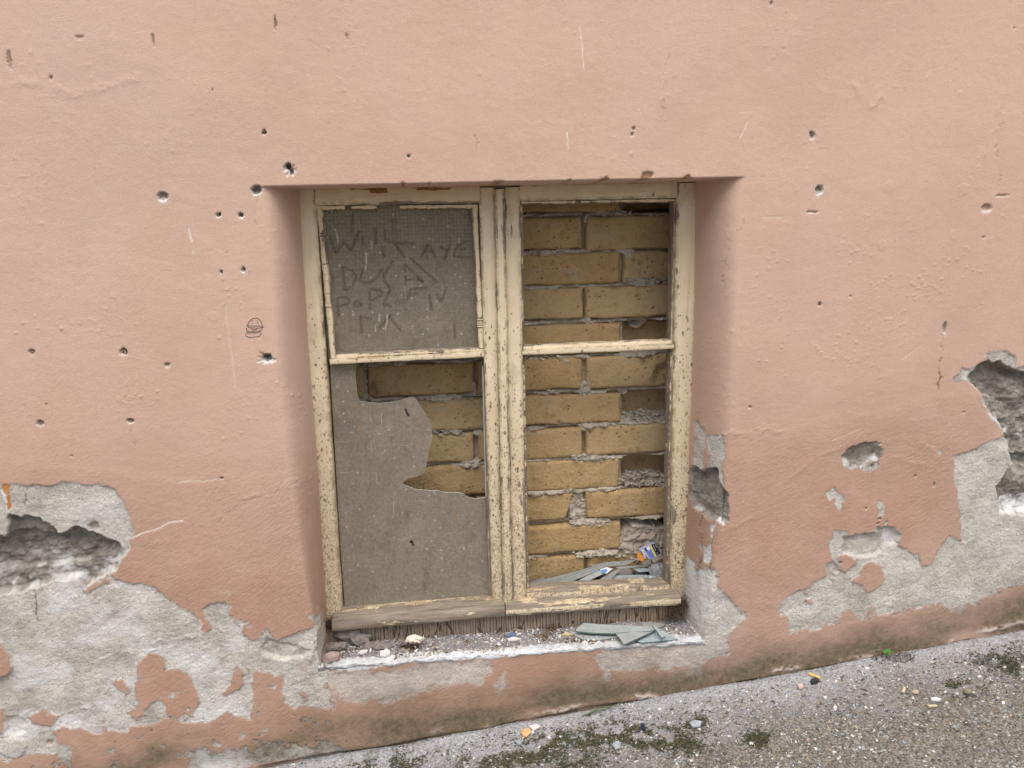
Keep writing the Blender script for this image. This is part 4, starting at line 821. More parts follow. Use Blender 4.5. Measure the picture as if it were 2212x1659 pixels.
g1 = plate('glass_pane', [(684, 444), (1040, 440), (1049, 762), (710, 776)], .142, .003, [M_GL1, M_GEDGE], WIN); g1['label'] = 'dust-coated patterned upper left pane'
g2 = plate('glass_pane', zp(Z3, [(270, 80), (480, 98), (476, 200), (488, 330), (505, 392), (560, 398), (650, 410), (760, 402), (860, 380), (935, 362), (965, 385), (1010, 460), (1070, 550), (1088, 600), (1088, 660), (1075, 740), (1060, 800), (1045, 880), (1025, 960), (980, 990), (900, 1008), (865, 1035), (850, 1050), (880, 1068), (960, 1098), (1060, 1105), (1140, 1108), (1180, 1120), (1290, 1122), (1340, 1132), (1360, 1152), (1390, 1165), (1440, 1172), (1520, 1160), (1530, 1300), (1575, 1900), (1560, 2090), (400, 2180), (350, 1500), (300, 600)]), .142, .003, [M_GL2, M_GEDGE], WIN); g2['label'] = 'broken grey dusty lower left pane'
plate('glass_sliver', zp(Z4, [(1396, 90), (1404, 88), (1372, 1659), (1362, 1659)]), .143, .003, [M_GL2, M_GEDGE], WIN)
plate('glass_sliver', zp(Z3, [(1484, 110), (1500, 108), (1520, 1150), (1512, 1152)]), .1425, .003, [M_GEDGE], WIN)
# writing rubbed into the dust of the upper pane
def ribbon(pts, y, w, closed=False):
    q = np.array([P(*p, y) for p in pts]); 
    if closed: q = np.concatenate([q, q[:1]])
    # resample and smooth
    d = np.concatenate([[0], np.cumsum(np.linalg.norm(np.diff(q, axis=0), axis=1))]); n = max(3, int(d[-1] / .003)); t = np.linspace(0, d[-1], n)
    q = np.stack([np.interp(t, d, q[:, i]) for i in range(3)], -1)
    for _ in range(2):
        qq = q.copy(); qq[1:-1] = (q[:-2] + 2 * q[1:-1] + q[2:]) / 4; q = qq
    tg = np.gradient(q, axis=0); nn = np.stack([-tg[:, 2], tg[:, 1] * 0, tg[:, 0]], -1); nn /= np.maximum(np.linalg.norm(nn, axis=1), 1e-9)[:, None]
    ww = (w * (.75 + .5 * np.abs(fbm(t * 60, t * 0 + q[0, 0] * 50, 2, 5))))[:, None]
    v = np.stack([q + nn * ww / 2, q - nn * ww / 2], 1).reshape(-1, 3)
    return v, [(2 * i, 2 * i + 1, 2 * i + 3, 2 * i + 2) for i in range(n - 1)]
def ribbons(name, strokes, y, w, mat, parent=None, loc=None):
    V, Fc = [], []
    for s in strokes:
        yy = y(s) if callable(y) else y
        v, f = ribbon(s, yy, w); o0 = sum(len(a) for a in V); V.append(v); Fc += [tuple(i + o0 for i in g) for g in f]
    return new_mesh(name, np.concatenate(V), Fc, mat, parent, loc=loc)
def smear(name, col, op):
    m = MT(name); b = m.n('BsdfPrincipled', {'Base Color': col, 'Roughness': .7, 'Specular IOR Level': .2}); t = m.n('BsdfTransparent')
    mx = m.n('MixShader', {0: m.rng(m.noise(120, 4, .7), .3, .7, op - .25, op + .2), 1: t.outputs[0], 2: b.outputs[0]}); m.t.links.new(mx.outputs[0], m.out.inputs[0]); return m.m
wr = [[(380, 520), (430, 660), (490, 560), (545, 640), (610, 480)], [(560, 350), (552, 500)], [(640, 520), (632, 600)], [(735, 460), (735, 590)], [(805, 470), (805, 552), (900, 580), (1030, 580)], [(790, 600), (800, 690)], [(880, 580), (960, 690)], [(1080, 690), (1140, 580), (1200, 690)], [(1105, 640), (1180, 640)], [(1230, 600), (1285, 640)], [(1320, 550), (1262, 705)],
      [(1440, 560), (1360, 600), (1330, 680), (1470, 690)], [(1370, 630), (1430, 620)], [(480, 760), (500, 940)], [(480, 760), (560, 790), (590, 840), (560, 900), (500, 945)], [(640, 770), (610, 870), (680, 885), (740, 850), (780, 780)], [(870, 710), (800, 820), (790, 850), (840, 920)], [(960, 730), (965, 900)], [(970, 750), (1110, 880), (1040, 850), (975, 860)], [(1000, 690), (1210, 880)],
      [(440, 1000), (450, 1140)], [(440, 1000), (510, 990), (540, 1020), (510, 1050), (450, 1060)], [(620, 1010), (560, 1040), (590, 1070), (635, 1050), (600, 1035)], [(690, 940), (690, 1090)], [(690, 930), (780, 940), (790, 970), (700, 1020)], [(850, 930), (790, 1050), (860, 1060)], [(1000, 930), (980, 1020)], [(1000, 930), (1130, 920)], [(1000, 970), (1060, 965)], [(1200, 960), (1240, 1030), (1280, 910)], [(1150, 970), (1165, 1100)],
      [(615, 1130), (630, 1270)], [(615, 1140), (710, 1160)], [(830, 1130), (930, 1250)], [(760, 1230), (860, 1120)], [(1340, 1200), (1345, 1310)]]
g1['_o'] = [float(c) for c in WIN['_o']]
w_ = ribbons('finger_writing', [zp(Z1, s) for s in wr], .1414, .0072, smear('wiped_dust', (.085, .062, .038), .27), g1)
dr = [[(418, 465), (440, 520), (450, 570)], [(700, 560), (712, 600), (700, 620)], [(658, 655), (664, 700), (656, 790)], [(825, 1120), (822, 1170), (808, 1250)], [(765, 1120), (762, 1180)], [(690, 590), (720, 570)], [(650, 655), (678, 660)], [(900, 1130), (912, 1110)], [(735, 1260), (730, 1200)]]
ribbons('bird_lime', [zp(Z1, s) for s in dr], .1410, .0040, smear('pale_dripping', (.62, .59, .52), .55), g1)
g2['_o'] = [float(c) for c in WIN['_o']]
sc = [[(680, 490), (684, 580)], [(600, 720), (602, 800)], [(640, 960), (648, 1060)], [(720, 610), (760, 560)], [(780, 1190), (776, 1300)], [(590, 500), (600, 560)], [(430, 640), (470, 650)], [(1025, 620), (1065, 625)], [(830, 740), (905, 750)]]
ribbons('scratch', [zp(Z3, s) for s in sc], .1413, .0013, smear('pale_scratch', (.60, .55, .47), .6), g2)
ribbons('rust_mark', [zp(Z3, [(505, 550), (506, 635)]), zp(Z3, [(1288, 1270), (1290, 1340)]), zp(Z3, [(476, 1620), (476, 1659)])], .1412, .0022, smear('rust_streak', (.50, .27, .12), .6), g2)
ribbons('tar_mark', [zp(Z3, [(872, 450), (885, 490), (902, 510)]), zp(Z3, [(905, 1510), (935, 1520)]), zp(Z3, [(920, 1500), (938, 1545)])], .1411, .0050, smear('tar', (.03, .027, .024), .75), g2)

# ------------------------------------------------------------------ loose pieces of glass
def shard_mat(name, col, a):
    m = MT(name); n = m.noise(50, 5, .65)
    c = m.mix(m.rng(n, .3, .7), tuple(x * .8 for x in col), tuple(x * 1.2 for x in col)); c = m.mix(m.rng(m.noise(160, 4, .7), .62, .75, 0, .5), c, (.55, .55, .52))
    b = m.n('BsdfPrincipled', {'Base Color': c, 'Roughness': .34, 'Specular IOR Level': .5, 'Transmission Weight': 0.0}); t = m.n('BsdfTransparent', {'Color': (.80, .88, .84, 1)})
    mx = m.n('MixShader', {0: a, 1: b.outputs[0], 2: t.outputs[0]}); m.t.links.new(mx.outputs[0], m.out.inputs[0]); return m.m
M_SH = shard_mat('pale_green_glass', (.385, .410, .400), .10); M_SHB = shard_mat('bluish_glass', (.42, .48, .50), .25); M_SHD = shard_mat('dusty_glass_piece', (.30, .30, .275), .05); M_SHE = MT('bottle_green_edge').finish((.10, .15, .13), .3, None, .5)
def shard(pts, p0, nrm, lift, th, mat, label, cat='glass shard', name='glass_shard', group=None):
    nrm = np.asarray(nrm, float); nrm = nrm / np.linalg.norm(nrm); p0 = np.asarray(p0) + nrm * lift
    q = np.array([PN(*p, p0, nrm) for p in pts]); c = q.mean(0); n = len(q); bk = q - nrm * th
    fs = [tuple(range(n)), tuple(range(2 * n - 1, n - 1, -1))] + [(i, i + n, (i + 1) % n + n, (i + 1) % n) for i in range(n)]
    o = new_mesh(name, np.concatenate([q, bk]), fs, [mat, M_SHE], loc=c); bmfix(o)
    for p in list(o.data.polygons)[2:]: p.material_index = 1
    return tag(o, label, cat, group)
sx0, sx1 = P(1300, 1395)[0], P(1440, 1390)[0]
SP = np.array([sx1, .06, float(sill_z(sx1, .06)) + .004]); SNv = np.array([-(float(sill_z(sx1 + .1, .06)) - float(sill_z(sx1, .06))) / .1, -(float(sill_z(sx1, .10)) - float(sill_z(sx1, 0))) / .10, 1.0])
GS = 'broken window glass lying on the sill'
shard(zp(Z6, [(1000, 938), (1200, 908), (1280, 915), (1400, 920), (1530, 940), (1450, 985), (1390, 965)]), SP, SNv, .002, .003, M_SHD, 'grey dusty shard lying furthest back in the glass heap on the sill', group=GS)
shard(zp(Z6, [(650, 1000), (760, 1012), (1095, 1025), (1105, 1055), (930, 1082), (780, 1077)]), SP, SNv, .002, .003, M_SH, 'long pointed green-grey shard at the left front of the glass heap on the sill', group=GS)
shard(zp(Z6, [(1270, 1090), (1430, 1005), (1510, 998), (1640, 1075), (1470, 1092), (1310, 1106)]), SP, SNv, .002, .003, M_SHB, 'clearest bluish triangular shard at the right front of the glass heap on the sill', group=GS)
shard(zp(Z6, [(1080, 1025), (1440, 988), (1530, 945), (1400, 1010), (1175, 1112), (1150, 1117), (1120, 1070)]), SP, SNv + np.array([.06, .03, 0]), .007, .003, M_SH, 'triangular shard with a dark edge whose tip overhangs the sill rim', group=GS)
shard(zp(Z6, [(720, 985), (790, 926), (960, 941), (1200, 950), (1400, 964), (1445, 985), (1380, 1002), (1200, 1010), (1050, 1021), (860, 1015), (725, 1002)]), SP, SNv, .012, .003, M_SH, 'broad curved shard lying on top of the glass heap on the sill', group=GS)
shard(zp(Z6, [(1408, 948), (1440, 952), (1530, 1045), (1495, 1060)]), SP, SNv, .015, .003, M_SHB, 'small narrow splinter across the right end of the glass heap', group=GS)
# heap between the window and the bricks
LP = np.array([0, .176, LEDGE]); LN = np.array([0, -1.0, .34])
GI = 'broken glass behind the empty right leaf'
def inner(pts, lift, mat, label): return shard(zp(Z6, pts), LP, LN, lift, .003, mat, label, group=GI)
inner([(840, 412), (1000, 380), (1270, 358), (1160, 410), (960, 420)], -.028, M_SHD, 'dull strip of glass at the top of the heap below the torn packet')
inner([(300, 582), (330, 560), (700, 470), (940, 400), (946, 418), (800, 470), (480, 575), (310, 622)], -.014, M_SHD, 'long grey slat of glass leaning at the left of the heap inside')
inner([(380, 620), (520, 560), (860, 438), (1040, 398), (1000, 420), (860, 484), (640, 560), (500, 612)], -.006, M_SHD, 'second long slat just in front of the left slat inside the window')
inner([(300, 560), (430, 515), (440, 522), (310, 580)], -.022, M_SHD, 'short dark slat in the far left corner of the heap inside')
inner([(1020, 560), (1060, 500), (1290, 494), (1425, 500), (1190, 577)], .000, M_SH, 'wide grey-green pane piece lying flat in the middle of the heap inside')
inner([(1078, 425), (1500, 388), (1505, 405), (1300, 425), (1100, 442)], -.016, M_SHD, 'horizontal strip of glass under the torn packet')
inner([(910, 572), (940, 530), (1080, 450), (1135, 440), (1090, 480), (1040, 532), (990, 582)], .006, M_SHD, 'brownish curved sliver in the middle of the heap inside')
inner([(628, 640), (660, 590), (830, 500), (1000, 428), (1052, 440), (960, 490), (840, 545), (700, 620)], .010, M_SH, 'pale green splinter poking over the lower rail of the right leaf')
inner([(480, 592), (700, 520), (900, 448), (925, 456), (700, 545), (505, 612)], .003, M_SHD, 'third long slat of glass, nearest the lower rail on the left of the heap inside')
inner([(760, 602), (880, 570), (1005, 560), (1012, 588), (775, 608)], .002, M_SH, 'small dull piece of glass at the bottom middle of the heap inside')
inner([(1235, 442), (1330, 430), (1405, 448), (1380, 462), (1290, 470)], -.010, M_SHB, 'short bluish piece of glass behind the two round stones')
inner([(1200, 572), (1370, 500), (1392, 510), (1250, 576)], .008, M_SHB, 'bright narrow splinter at the right of the heap inside')
shard(zp(Z6, [(1150, 108), (1188, 98), (1160, 345), (1108, 345)]), (0, .235, 0), (0, -1, .06), 0, .003, M_SHD, 'upright strip of glass leaning against the bricks', name='glass_strip', group=GI)
pl_ = shard(zp(Z6, [(940, 445), (1000, 425), (1052, 440), (1000, 482), (950, 480)]), LP, LN, .0125, .0006, simple('paper_label', (.66, .68, .72), .6, .1), 'white and blue paper label stuck among the glass splinters', 'label', 'paper_label')
pr_ = shard(zp(Z6, [(945, 455), (985, 440), (1005, 452), (985, 478), (952, 478)]), LP, LN, .0132, .0004, simple('blue_print', (.13, .24, .50), .5, .2), None, None, 'blue_print')
for k_ in ('label', 'category', 'group'):
    if k_ in pr_.keys(): del pr_[k_]
pr_.parent = pl_; pr_.location = np.array(pr_.location) - np.array(pl_.location)
# ---- torn packet
def PQ(z, y): return P(*ZP(*z), y)
PK = np.array(P(*ZP(680, 430), .20)); packet = root('torn_packet', tuple(PK), 'torn blue and black packet with a yellow stripe on the heap inside the window', 'packet')
def quad3(name, pts, y, th, mat, par, shear=0.0):
    q = np.array([P(*ZP(*p), y) for p in pts]); zc = q[:, 2].mean(); q[:, 1] += (q[:, 2] - PK[2]) * shear; n = len(q); bk = q.copy(); bk[:, 1] += th
    fs = [tuple(range(n)), tuple(range(2 * n - 1, n - 1, -1))] + [(i, i + n, (i + 1) % n + n, (i + 1) % n) for i in range(n)]
    return bmfix(new_mesh(name, np.concatenate([q, bk]), fs, mat, par))
C_ = lambda n, c, r=.45: simple(n, c, r, .15, 300)
quad3('box_front', [(430, 372), (680, 268), (740, 240), (835, 222), (965, 445), (830, 530), (700, 590), (620, 560), (520, 470)], .200, .010, C_('lilac_card', (.40, .38, .52)), packet, .3)
quad3('black_panel', [(722, 250), (835, 222), (950, 440), (845, 500)], .1985, .001, C_('black_print', (.020, .020, .024)), packet, .3)
quad3('yellow_stripe', [(678, 270), (716, 258), (832, 520), (796, 538)], .1982, .001, C_('yellow_print', (.68, .58, .06)), packet, .3)
quad3('picture_panel', [(575, 318), (672, 285), (788, 545), (720, 580), (640, 520), (590, 420)], .1984, .001, C_('blue_picture', (.14, .18, .46)), packet, .3)
quad3('sky_panel', [(590, 318), (672, 285), (700, 350), (640, 390), (600, 360)], .1980, .001, C_('pale_blue_print', (.52, .64, .78)), packet, .3)
quad3('dark_panel', [(530, 338), (575, 318), (620, 420), (560, 400)], .1984, .001, C_('navy_print', (.045, .045, .10)), packet, .3)
for i in range(6):
    x = 455 + i * 14; y = 385 + i * 36; quad3('print_line', [(x, y), (x + 42, y - 12), (x + 46, y + 2), (x + 6, y + 14)], .1981, .001, bpy.data.materials.get('white_print') or C_('white_print', (.72, .70, .72)), packet, .3)
for (x, y) in ((770, 290), (790, 330), (806, 372), (822, 260), (838, 300), (850, 452)):
    quad3('print_letter', [(x, y - 18), (x + 16, y - 22), (x + 24, y + 10), (x + 8, y + 15)], .1978, .0006, bpy.data.materials.get('grey_print') or C_('grey_print', (.42, .42, .44)), packet, .3)
quad3('box_side', [(700, 592), (968, 452), (1012, 540), (745, 682)], .1965, .012, C_('brown_card', (.27, .235, .20)), packet, .3)
for i in range(7):
    x = 452 + i * 32; quad3('crimp', [(x, 655 - i * 14), (x + 14, 648 - i * 14), (x + 40, 690 + i * 2), (x + 26, 712 - i * 4)], .1975, .002, bpy.data.materials.get('grey_card') or C_('grey_card', (.33, .30, .27)), packet, .3)
quad3('orange_flap', [(330, 520), (350, 440), (420, 425), (455, 470), (540, 560), (500, 620), (430, 640), (370, 590)], .1972, .004, C_('orange_foil', (.52, .21, .05)), packet, .3)

# ---- crumpled things: a ball pushed in and out
def lump_mesh(name, c, r, mat, label, cat, seed=1, rough=.35, freq=2.0, group=None, detail=3, smooth=True, rot=0.0, jag=0.0):
    b = bmesh.new(); bmesh.ops.create_icosphere(b, subdivisions=detail, radius=1)
    vs = np.array([v.co[:] for v in b.verts]); fs = [tuple(v.index for v in f.verts) for f in b.faces]; b.free()
    d = 1 + rough * fbm(vs[:, 0] * freq + vs[:, 2] * 1.3, vs[:, 1] * freq - vs[:, 2] * freq, 3, seed)
    if jag: d += jag * np.abs(fbm(vs[:, 0] * freq * 2.5 + vs[:, 2] * 3, vs[:, 1] * freq * 2.5 + vs[:, 2] * 2, 2, seed + 7))
    v = vs * d[:, None] * np.array(r)
    ca, sa = math.cos(rot), math.sin(rot); v = np.stack([v[:, 0] * ca - v[:, 1] * sa, v[:, 0] * sa + v[:, 1] * ca, v[:, 2]], -1)
    v[:, 2] += -v[:, 2].min()
    o = new_mesh(name, v + np.array(c), fs, mat, loc=np.array(c), smooth=smooth); return tag(o, label, cat, group)
m = MT('clear_film'); b_ = m.n('BsdfPrincipled', {'Base Color': (.62, .62, .62), 'Roughness': .18, 'Specular IOR Level': .6}); t_ = m.n('BsdfTransparent', {'Color': (.93, .94, .95, 1)})
mx = m.n('MixShader', {0: m.rng(m.noise(60, 3), .3, .7, .45, .8), 1: b_.outputs[0], 2: t_.outputs[0]}); m.t.links.new(mx.outputs[0], m.out.inputs[0]); M_FILM = m.m
q = P(*Z6(1460, 560), .195); lump_mesh('plastic_bag', (q[0], .195, LEDGE + .004), (.021, .018, .026), M_FILM, 'crumpled clear plastic bag in the right corner of the glass heap', 'bag', 3, .5, 2.4, smooth=False, jag=.5)
q = P(*Z6(1370, 560), .185); lump_mesh('plastic_wrapper', (q[0], .185, LEDGE + .003), (.017, .010, .014), simple('pale_blue_film', (.50, .66, .74), .3, .3, 120, 0, 200, .5), 'crumpled white and pale blue wrapper beside the clear plastic bag', 'wrapper', 5, .5, 2.6, smooth=False, jag=.5)
q = P(*Z6(1165, 490), .215); lump_mesh('cobble', (q[0], .215, LEDGE + .004), (.021, .014, .022), simple('mauve_stone', (.20, .165, .165), .8, .2), 'round mauve stone behind the flat glass in the heap', 'stone', 7, .12, 1)
q = P(*Z6(1300, 480), .222); lump_mesh('cobble', (q[0], .222, LEDGE + .002), (.016, .010, .018), simple('slate_stone', (.13, .13, .16), .6, .2), 'dark blue-grey stone behind the plastic bag', 'stone', 9, .15, 1)
q = P(*Z6(640, 590), .19); lump_mesh('rubble_chunk', (q[0], .19, LEDGE), (.010, .008, .007), simple('pinkish_rubble', (.45, .36, .32), .9, .2), 'small pinkish rubble lump under the pale green splinter', 'rubble', 10, .4, 2)

# ------------------------------------------------------------------ on the sill
def sill_pt(px, py, lift=0.0):
    p = P(px, py, .06)
    for _ in range(8):
        zt = float(sill_z(p[0], p[1])) + .002; d = ray(px, py); p = CAM + d * ((zt - CAM[2]) / d[2])
    return np.array([p[0], p[1], zt + lift])
M_RUB = simple('dusty_rubble', (.20, .172, .155), .92, .4, 120, .003, 300); M_PINK = simple('pink_plaster_lump', (.27, .20, .175), .92, .3, 80, .0012, 300); M_WHITE = simple('white_flake', (.60, .58, .55), .85, .22)
RG = 'plaster rubble in the left corner of the sill'
for (zx, zy, r, mat, lb, sd_) in ((330, 985, (.040, .016, .020), M_RUB, 'big flat brown rubble slab at the left end under the drip rail', 21), (510, 1010, (.022, .014, .012), M_RUB, 'grey rubble lump second from the left jamb on the sill', 22), (700, 1050, (.024, .012, .008), M_RUB, 'thin grey rubble flake right of the other lumps on the sill', 23),
                           (195, 1180, (.020, .012, .010), M_PINK, 'pinkish plaster lump by the rim at the left jamb', 24), (250, 1075, (.026, .012, .009), M_RUB, 'brownish rubble lump touching the left jamb below the slab', 25), (590, 1065, (.016, .010, .008), M_RUB, 'small wedge of grey rubble among the lumps on the sill', 26)):
    q = sill_pt(*Z5(zx, zy + 30)); lump_mesh('rubble_chunk', q - np.array([0, 0, .003]), r, mat, lb, 'rubble', sd_, .5, 1.7, RG, detail=2, smooth=False, rot=rnd.uniform(-.4, .4), jag=.7)
q = sill_pt(*Z5(1060, 1050), .003); lump_mesh('crumpled_paper', q, (.018, .009, .009), simple('cream_paper', (.66, .56, .46), .8, .25, 200), 'crumpled cream scrap of paper on the dark tuft', 'paper', 31, .6, 2.4, smooth=False, jag=.5)
def slab_on(pxpts, th, mat, label, cat, name, lift=.002, zf=sill_pt):
    q = np.array([zf(*p) for p in pxpts]); q[:, 2] += lift; c = q.mean(0); n = len(q); up_ = q + np.array([0, 0, th])
    fs = [tuple(range(n, 2 * n)), tuple(range(n - 1, -1, -1))] + [(i, (i + 1) % n, (i + 1) % n + n, i + n) for i in range(n)]
    return tag(bmfix(new_mesh(name, np.concatenate([q, up_]), fs, mat, loc=c)), label, cat)
slab_on(zp(Z5, [(705, 1175), (708, 1130), (808, 1122), (812, 1162), (760, 1178)]), .004, M_WHITE, 'rectangular white chip lying on the rim of the sill', 'chip', 'plaster_chip')
slab_on(zp(Z5, [(470, 1150), (520, 1120), (585, 1105), (570, 1140), (520, 1160)]), .003, M_WHITE, 'curved white flake left of the rectangular chip on the sill', 'chip', 'plaster_chip')
slab_on(zp(Z5, [(250, 1000), (265, 940), (330, 935), (310, 980)]), .012, M_WHITE, 'white plaster chip standing in the left corner under the drip rail', 'chip', 'plaster_chip')
slab_on(zp(Z6, [(95, 1065), (130, 1035), (185, 1045), (150, 1075)]), .004, simple('blue_plastic', (.11, .17, .30), .5, .2), 'small bright blue plastic bit in the middle of the sill', 'plastic', 'plastic_bit')
slab_on(zp(Z6, [(100, 1085), (160, 1070), (225, 1085), (180, 1100), (110, 1105)]), .003, M_WHITE, 'flat white flake just in front of the blue plastic bit', 'chip', 'plaster_chip')
slab_on(zp(Z6, [(130, 998), (150, 990), (230, 1015), (215, 1028)]), .005, simple('splinter_wood', (.30, .24, .18), .9, .25), 'short wood splinter behind the blue plastic bit', 'splinter', 'wood_splinter')
slab_on(zp(Z6, [(590, 1050), (640, 1030), (700, 1045), (650, 1062)]), .004, simple('straw_chip', (.46, .40, .24), .9, .25), 'yellowish flake just left of the glass heap on the sill', 'chip', 'bark_flake')
def flakes(name, n, place, mats, rmin, rmax, flat=.35, seed=3):
    rs = np.random.RandomState(seed); V, Fc, MI = [], [], []; c = 0
    while c < n:
        p = place(rs)
        if p is None: continue
        k = rs.randint(4, 7); r = rmin + (rmax - rmin) * rs.rand() ** 2.4; an = np.sort(rs.rand(k) * 6.283); tx, ty = rs.randn(2) * flat
        ring = np.stack([np.cos(an) * r * (.7 + .6 * rs.rand(k)), np.sin(an) * r * (.5 + .5 * rs.rand(k)), np.zeros(k)], -1); ring[:, 2] = ring[:, 0] * tx + ring[:, 1] * ty
        o0 = len(V); h = r * (.25 + .5 * rs.rand())
        V.extend((ring + p + [0, 0, h * .6]).tolist()); V.extend((ring * [1.12, 1.12, 1] + p - [0, 0, h * .4]).tolist())
        mi = rs.choice(len(mats), p=np.array([w for _, w in mats]) / sum(w for _, w in mats))
        Fc.append(tuple(range(o0, o0 + k))); MI.append(mi)
        for i in range(k): Fc.append((o0 + i, o0 + k + i, o0 + k + (i + 1) % k, o0 + (i + 1) % k)); MI.append(mi)
        c += 1
    o = new_mesh(name, V, Fc, [m_ for m_, _ in mats]); bmfix(o); o.data.polygons.foreach_set('material_index', np.array(MI, dtype=np.int32)); o['kind'] = 'stuff'; return o
sxa, sxb = P(712, 1400)[0] + .012, P(1500, 1370)[0] - .012
def on_sill(rs):
    x = sxa + (sxb - sxa) * rs.rand(); y = .010 + .095 * rs.rand()
    if float(fbm(np.array([x * 8]), np.array([y * 16]), 2, 77)[0]) < -.12 + .25 * rs.randn() * .6: return None
    return np.array([x, y, float(sill_z(x, y)) + .003])
M_GREYF = simple('grey_flake', (.36, .34, .32), .9, .2); M_BROWNF = simple('brown_flake', (.13, .085, .05), .9, .3); M_PALEF = simple('straw_flake', (.46, .38, .24), .9, .2)
o = flakes('sill_debris', 2600, on_sill, [(M_WHITE, 4), (M_GREYF, 3), (M_BROWNF, 3.5), (M_PALEF, 1)], .0009, .0048, .6, 5); tag(o, 'white paint flakes and grit scattered over the sill', 'debris')
def tufts(name, spots, n, L, mat, label, cat, seed, curl=.6, wid=.0007):
    rs = np.random.RandomState(seed); V, Fc = [], []
    for i in range(n):
        c, r = spots[rs.randint(len(spots))]; p = np.array(c) + rs.randn(3) * r * np.array([1, .5, .5]); p[2] = max(p[2], c[2])
        d = rs.randn(3); d[2] = abs(d[2]) * .6; d /= np.linalg.norm(d); l = L * (.4 + rs.rand()); a = rs.randn(3); a /= np.linalg.norm(a); o0 = len(V)
        for j in range(5):
            w = wid * (1 - j / 6); sd_ = np.cross(d, a); sd_ /= np.linalg.norm(sd_) + 1e-9
            V.append((p + sd_ * w).tolist()); V.append((p - sd_ * w).tolist()); d = d + rs.randn(3) * curl * .5; d /= np.linalg.norm(d); p = p + d * l / 4
        Fc += [(o0 + 2 * j, o0 + 2 * j + 1, o0 + 2 * j + 3, o0 + 2 * j + 2) for j in range(4)]
    c = np.array(V).mean(0); return tag(new_mesh(name, V, Fc, mat, loc=c), label, cat)
M_ROOT = simple('dry_root', (.075, .055, .038), .95, .4, 200); M_MOSSD = simple('dark_moss', (.046, .050, .026), .95, .45, 200)
tufts('dry_tuft', [(P(*Z6(1640, 800), .09), .010), (P(*Z6(1590, 870), .08), .010), (P(*Z6(1690, 760), .10), .008)], 420, .022, M_ROOT, 'dark dry root tuft in the right corner of the sill', 'dry plant', 41)
tufts('dry_tuft', [(P(*Z5(180, 880), .10), .006), (P(*Z5(170, 820), .10), .005)], 200, .014, M_ROOT, 'dark cobwebby tuft in the left corner by the drip rail', 'dry plant', 42)
tufts('dry_tuft', [(sill_pt(*Z5(1060, 1085)), .007), (sill_pt(*Z5(960, 1080)), .006)], 260, .014, M_ROOT, 'brown tuft under the crumpled paper on the sill', 'dry plant', 43)
tufts('dry_tuft', [(sill_pt(*Z6(430, 1060)), .010), (sill_pt(*Z6(500, 1000)), .010), (sill_pt(*Z6(600, 960)), .010)], 190, .014, simple('dead_leaf', (.16, .11, .065), .95, .4, 200), 'dead leaf litter left of the glass heap on the sill', 'dry plant', 44, .5, .0014)

# ------------------------------------------------------------------ fixings and the drawing on the wall
def plug(px, py, r, mat, label, hole=True):
    y = face_y(px, py) * .4 + .0015; c = P(px, py, y); n = 20; V, Fc = [], []
    for j, (rr, dy) in enumerate(((r * .42, .010), (r * .42, 0), (r * .62, -.0006), (r * .95, 0), (r, .003), (r, .012))):
        for i in range(n):
            a = i * 6.283 / n; V.append((c[0] + rr * math.cos(a), y + dy, c[2] + rr * math.sin(a)))
    for j in range(5):
        for i in range(n): Fc.append((j * n + i, j * n + (i + 1) % n, (j + 1) * n + (i + 1) % n, (j + 1) * n + i))
    return tag(bmfix(new_mesh('wall_plug', V, Fc, mat, loc=np.array(c), smooth=True)), label, 'wall plug', 'plastic plugs left in the wall')
M_PLUG = simple('brown_plug', (.40, .28, .22), .6, .2); M_PLUGG = simple('grey_plug', (.36, .38, .40), .55, .15)
plug(70, 762, .0042, M_PLUG, 'brownish plug at the far left edge of the wall, upper of its pair'); plug(267.5, 761, .0050, M_PLUG, 'largest brownish plug, right of the far left one at the same height')
plug(89, 915, .0046, M_PLUG, 'brownish plug at the far left edge of the wall, lower of its pair'); plug(282.5, 910, .0040, M_PLUG, 'brownish plug above the thin drip line, lower right of its four')
plug(478, 587, .0036, M_PLUGG, 'grey plug left of its neighbour, straight above the hamburger drawing'); plug(525, 584, .0036, M_PLUGG, 'grey plug nearest to the left window jamb')
bur = [[(400, 455), (410, 420), (440, 350), (490, 295), (545, 262), (600, 252), (650, 258), (710, 290), (755, 350), (780, 410), (785, 462)], [(385, 458), (500, 462), (600, 466), (700, 470), (800, 468), (818, 498)], [(400, 455), (380, 490), (430, 500), (470, 515), (510, 510), (560, 525), (600, 530), (650, 512), (700, 518), (760, 510), (818, 498)],
       [(385, 500), (370, 545), (358, 580), (365, 592), (420, 605), (520, 618), (640, 608), (740, 592), (785, 575), (790, 550), (782, 512)], [(490, 550), (520, 585), (550, 570), (580, 578), (605, 565), (630, 572), (660, 535)], [(375, 605), (378, 625), (410, 642), (520, 648), (640, 640), (735, 632), (752, 610), (745, 598)],
       [(400, 645), (350, 675), (328, 700), (340, 730), (380, 752), (460, 762), (560, 756), (680, 742), (750, 718), (782, 690), (775, 660), (755, 635)], [(510, 335), (538, 332)], [(630, 322), (640, 312)], [(645, 380), (668, 352)], [(538, 405), (546, 388)], [(690, 432), (700, 420)], [(428, 688), (450, 682)], [(568, 695), (580, 682)], [(625, 692), (632, 688)]]
c_ = P(*ZH(560, 500)); yb = min(face_y(*ZH(x, y)) for x in (330, 450, 560, 680, 800) for y in (260, 400, 500, 620, 750)) - .0004
tag(ribbons('hamburger_drawing', [zp(ZH, s) for s in bur], yb, .0011, simple('black_ink', (.022, .016, .016), .8, .1), loc=c_), 'small black line drawing of a hamburger on the pink wall', 'drawing')

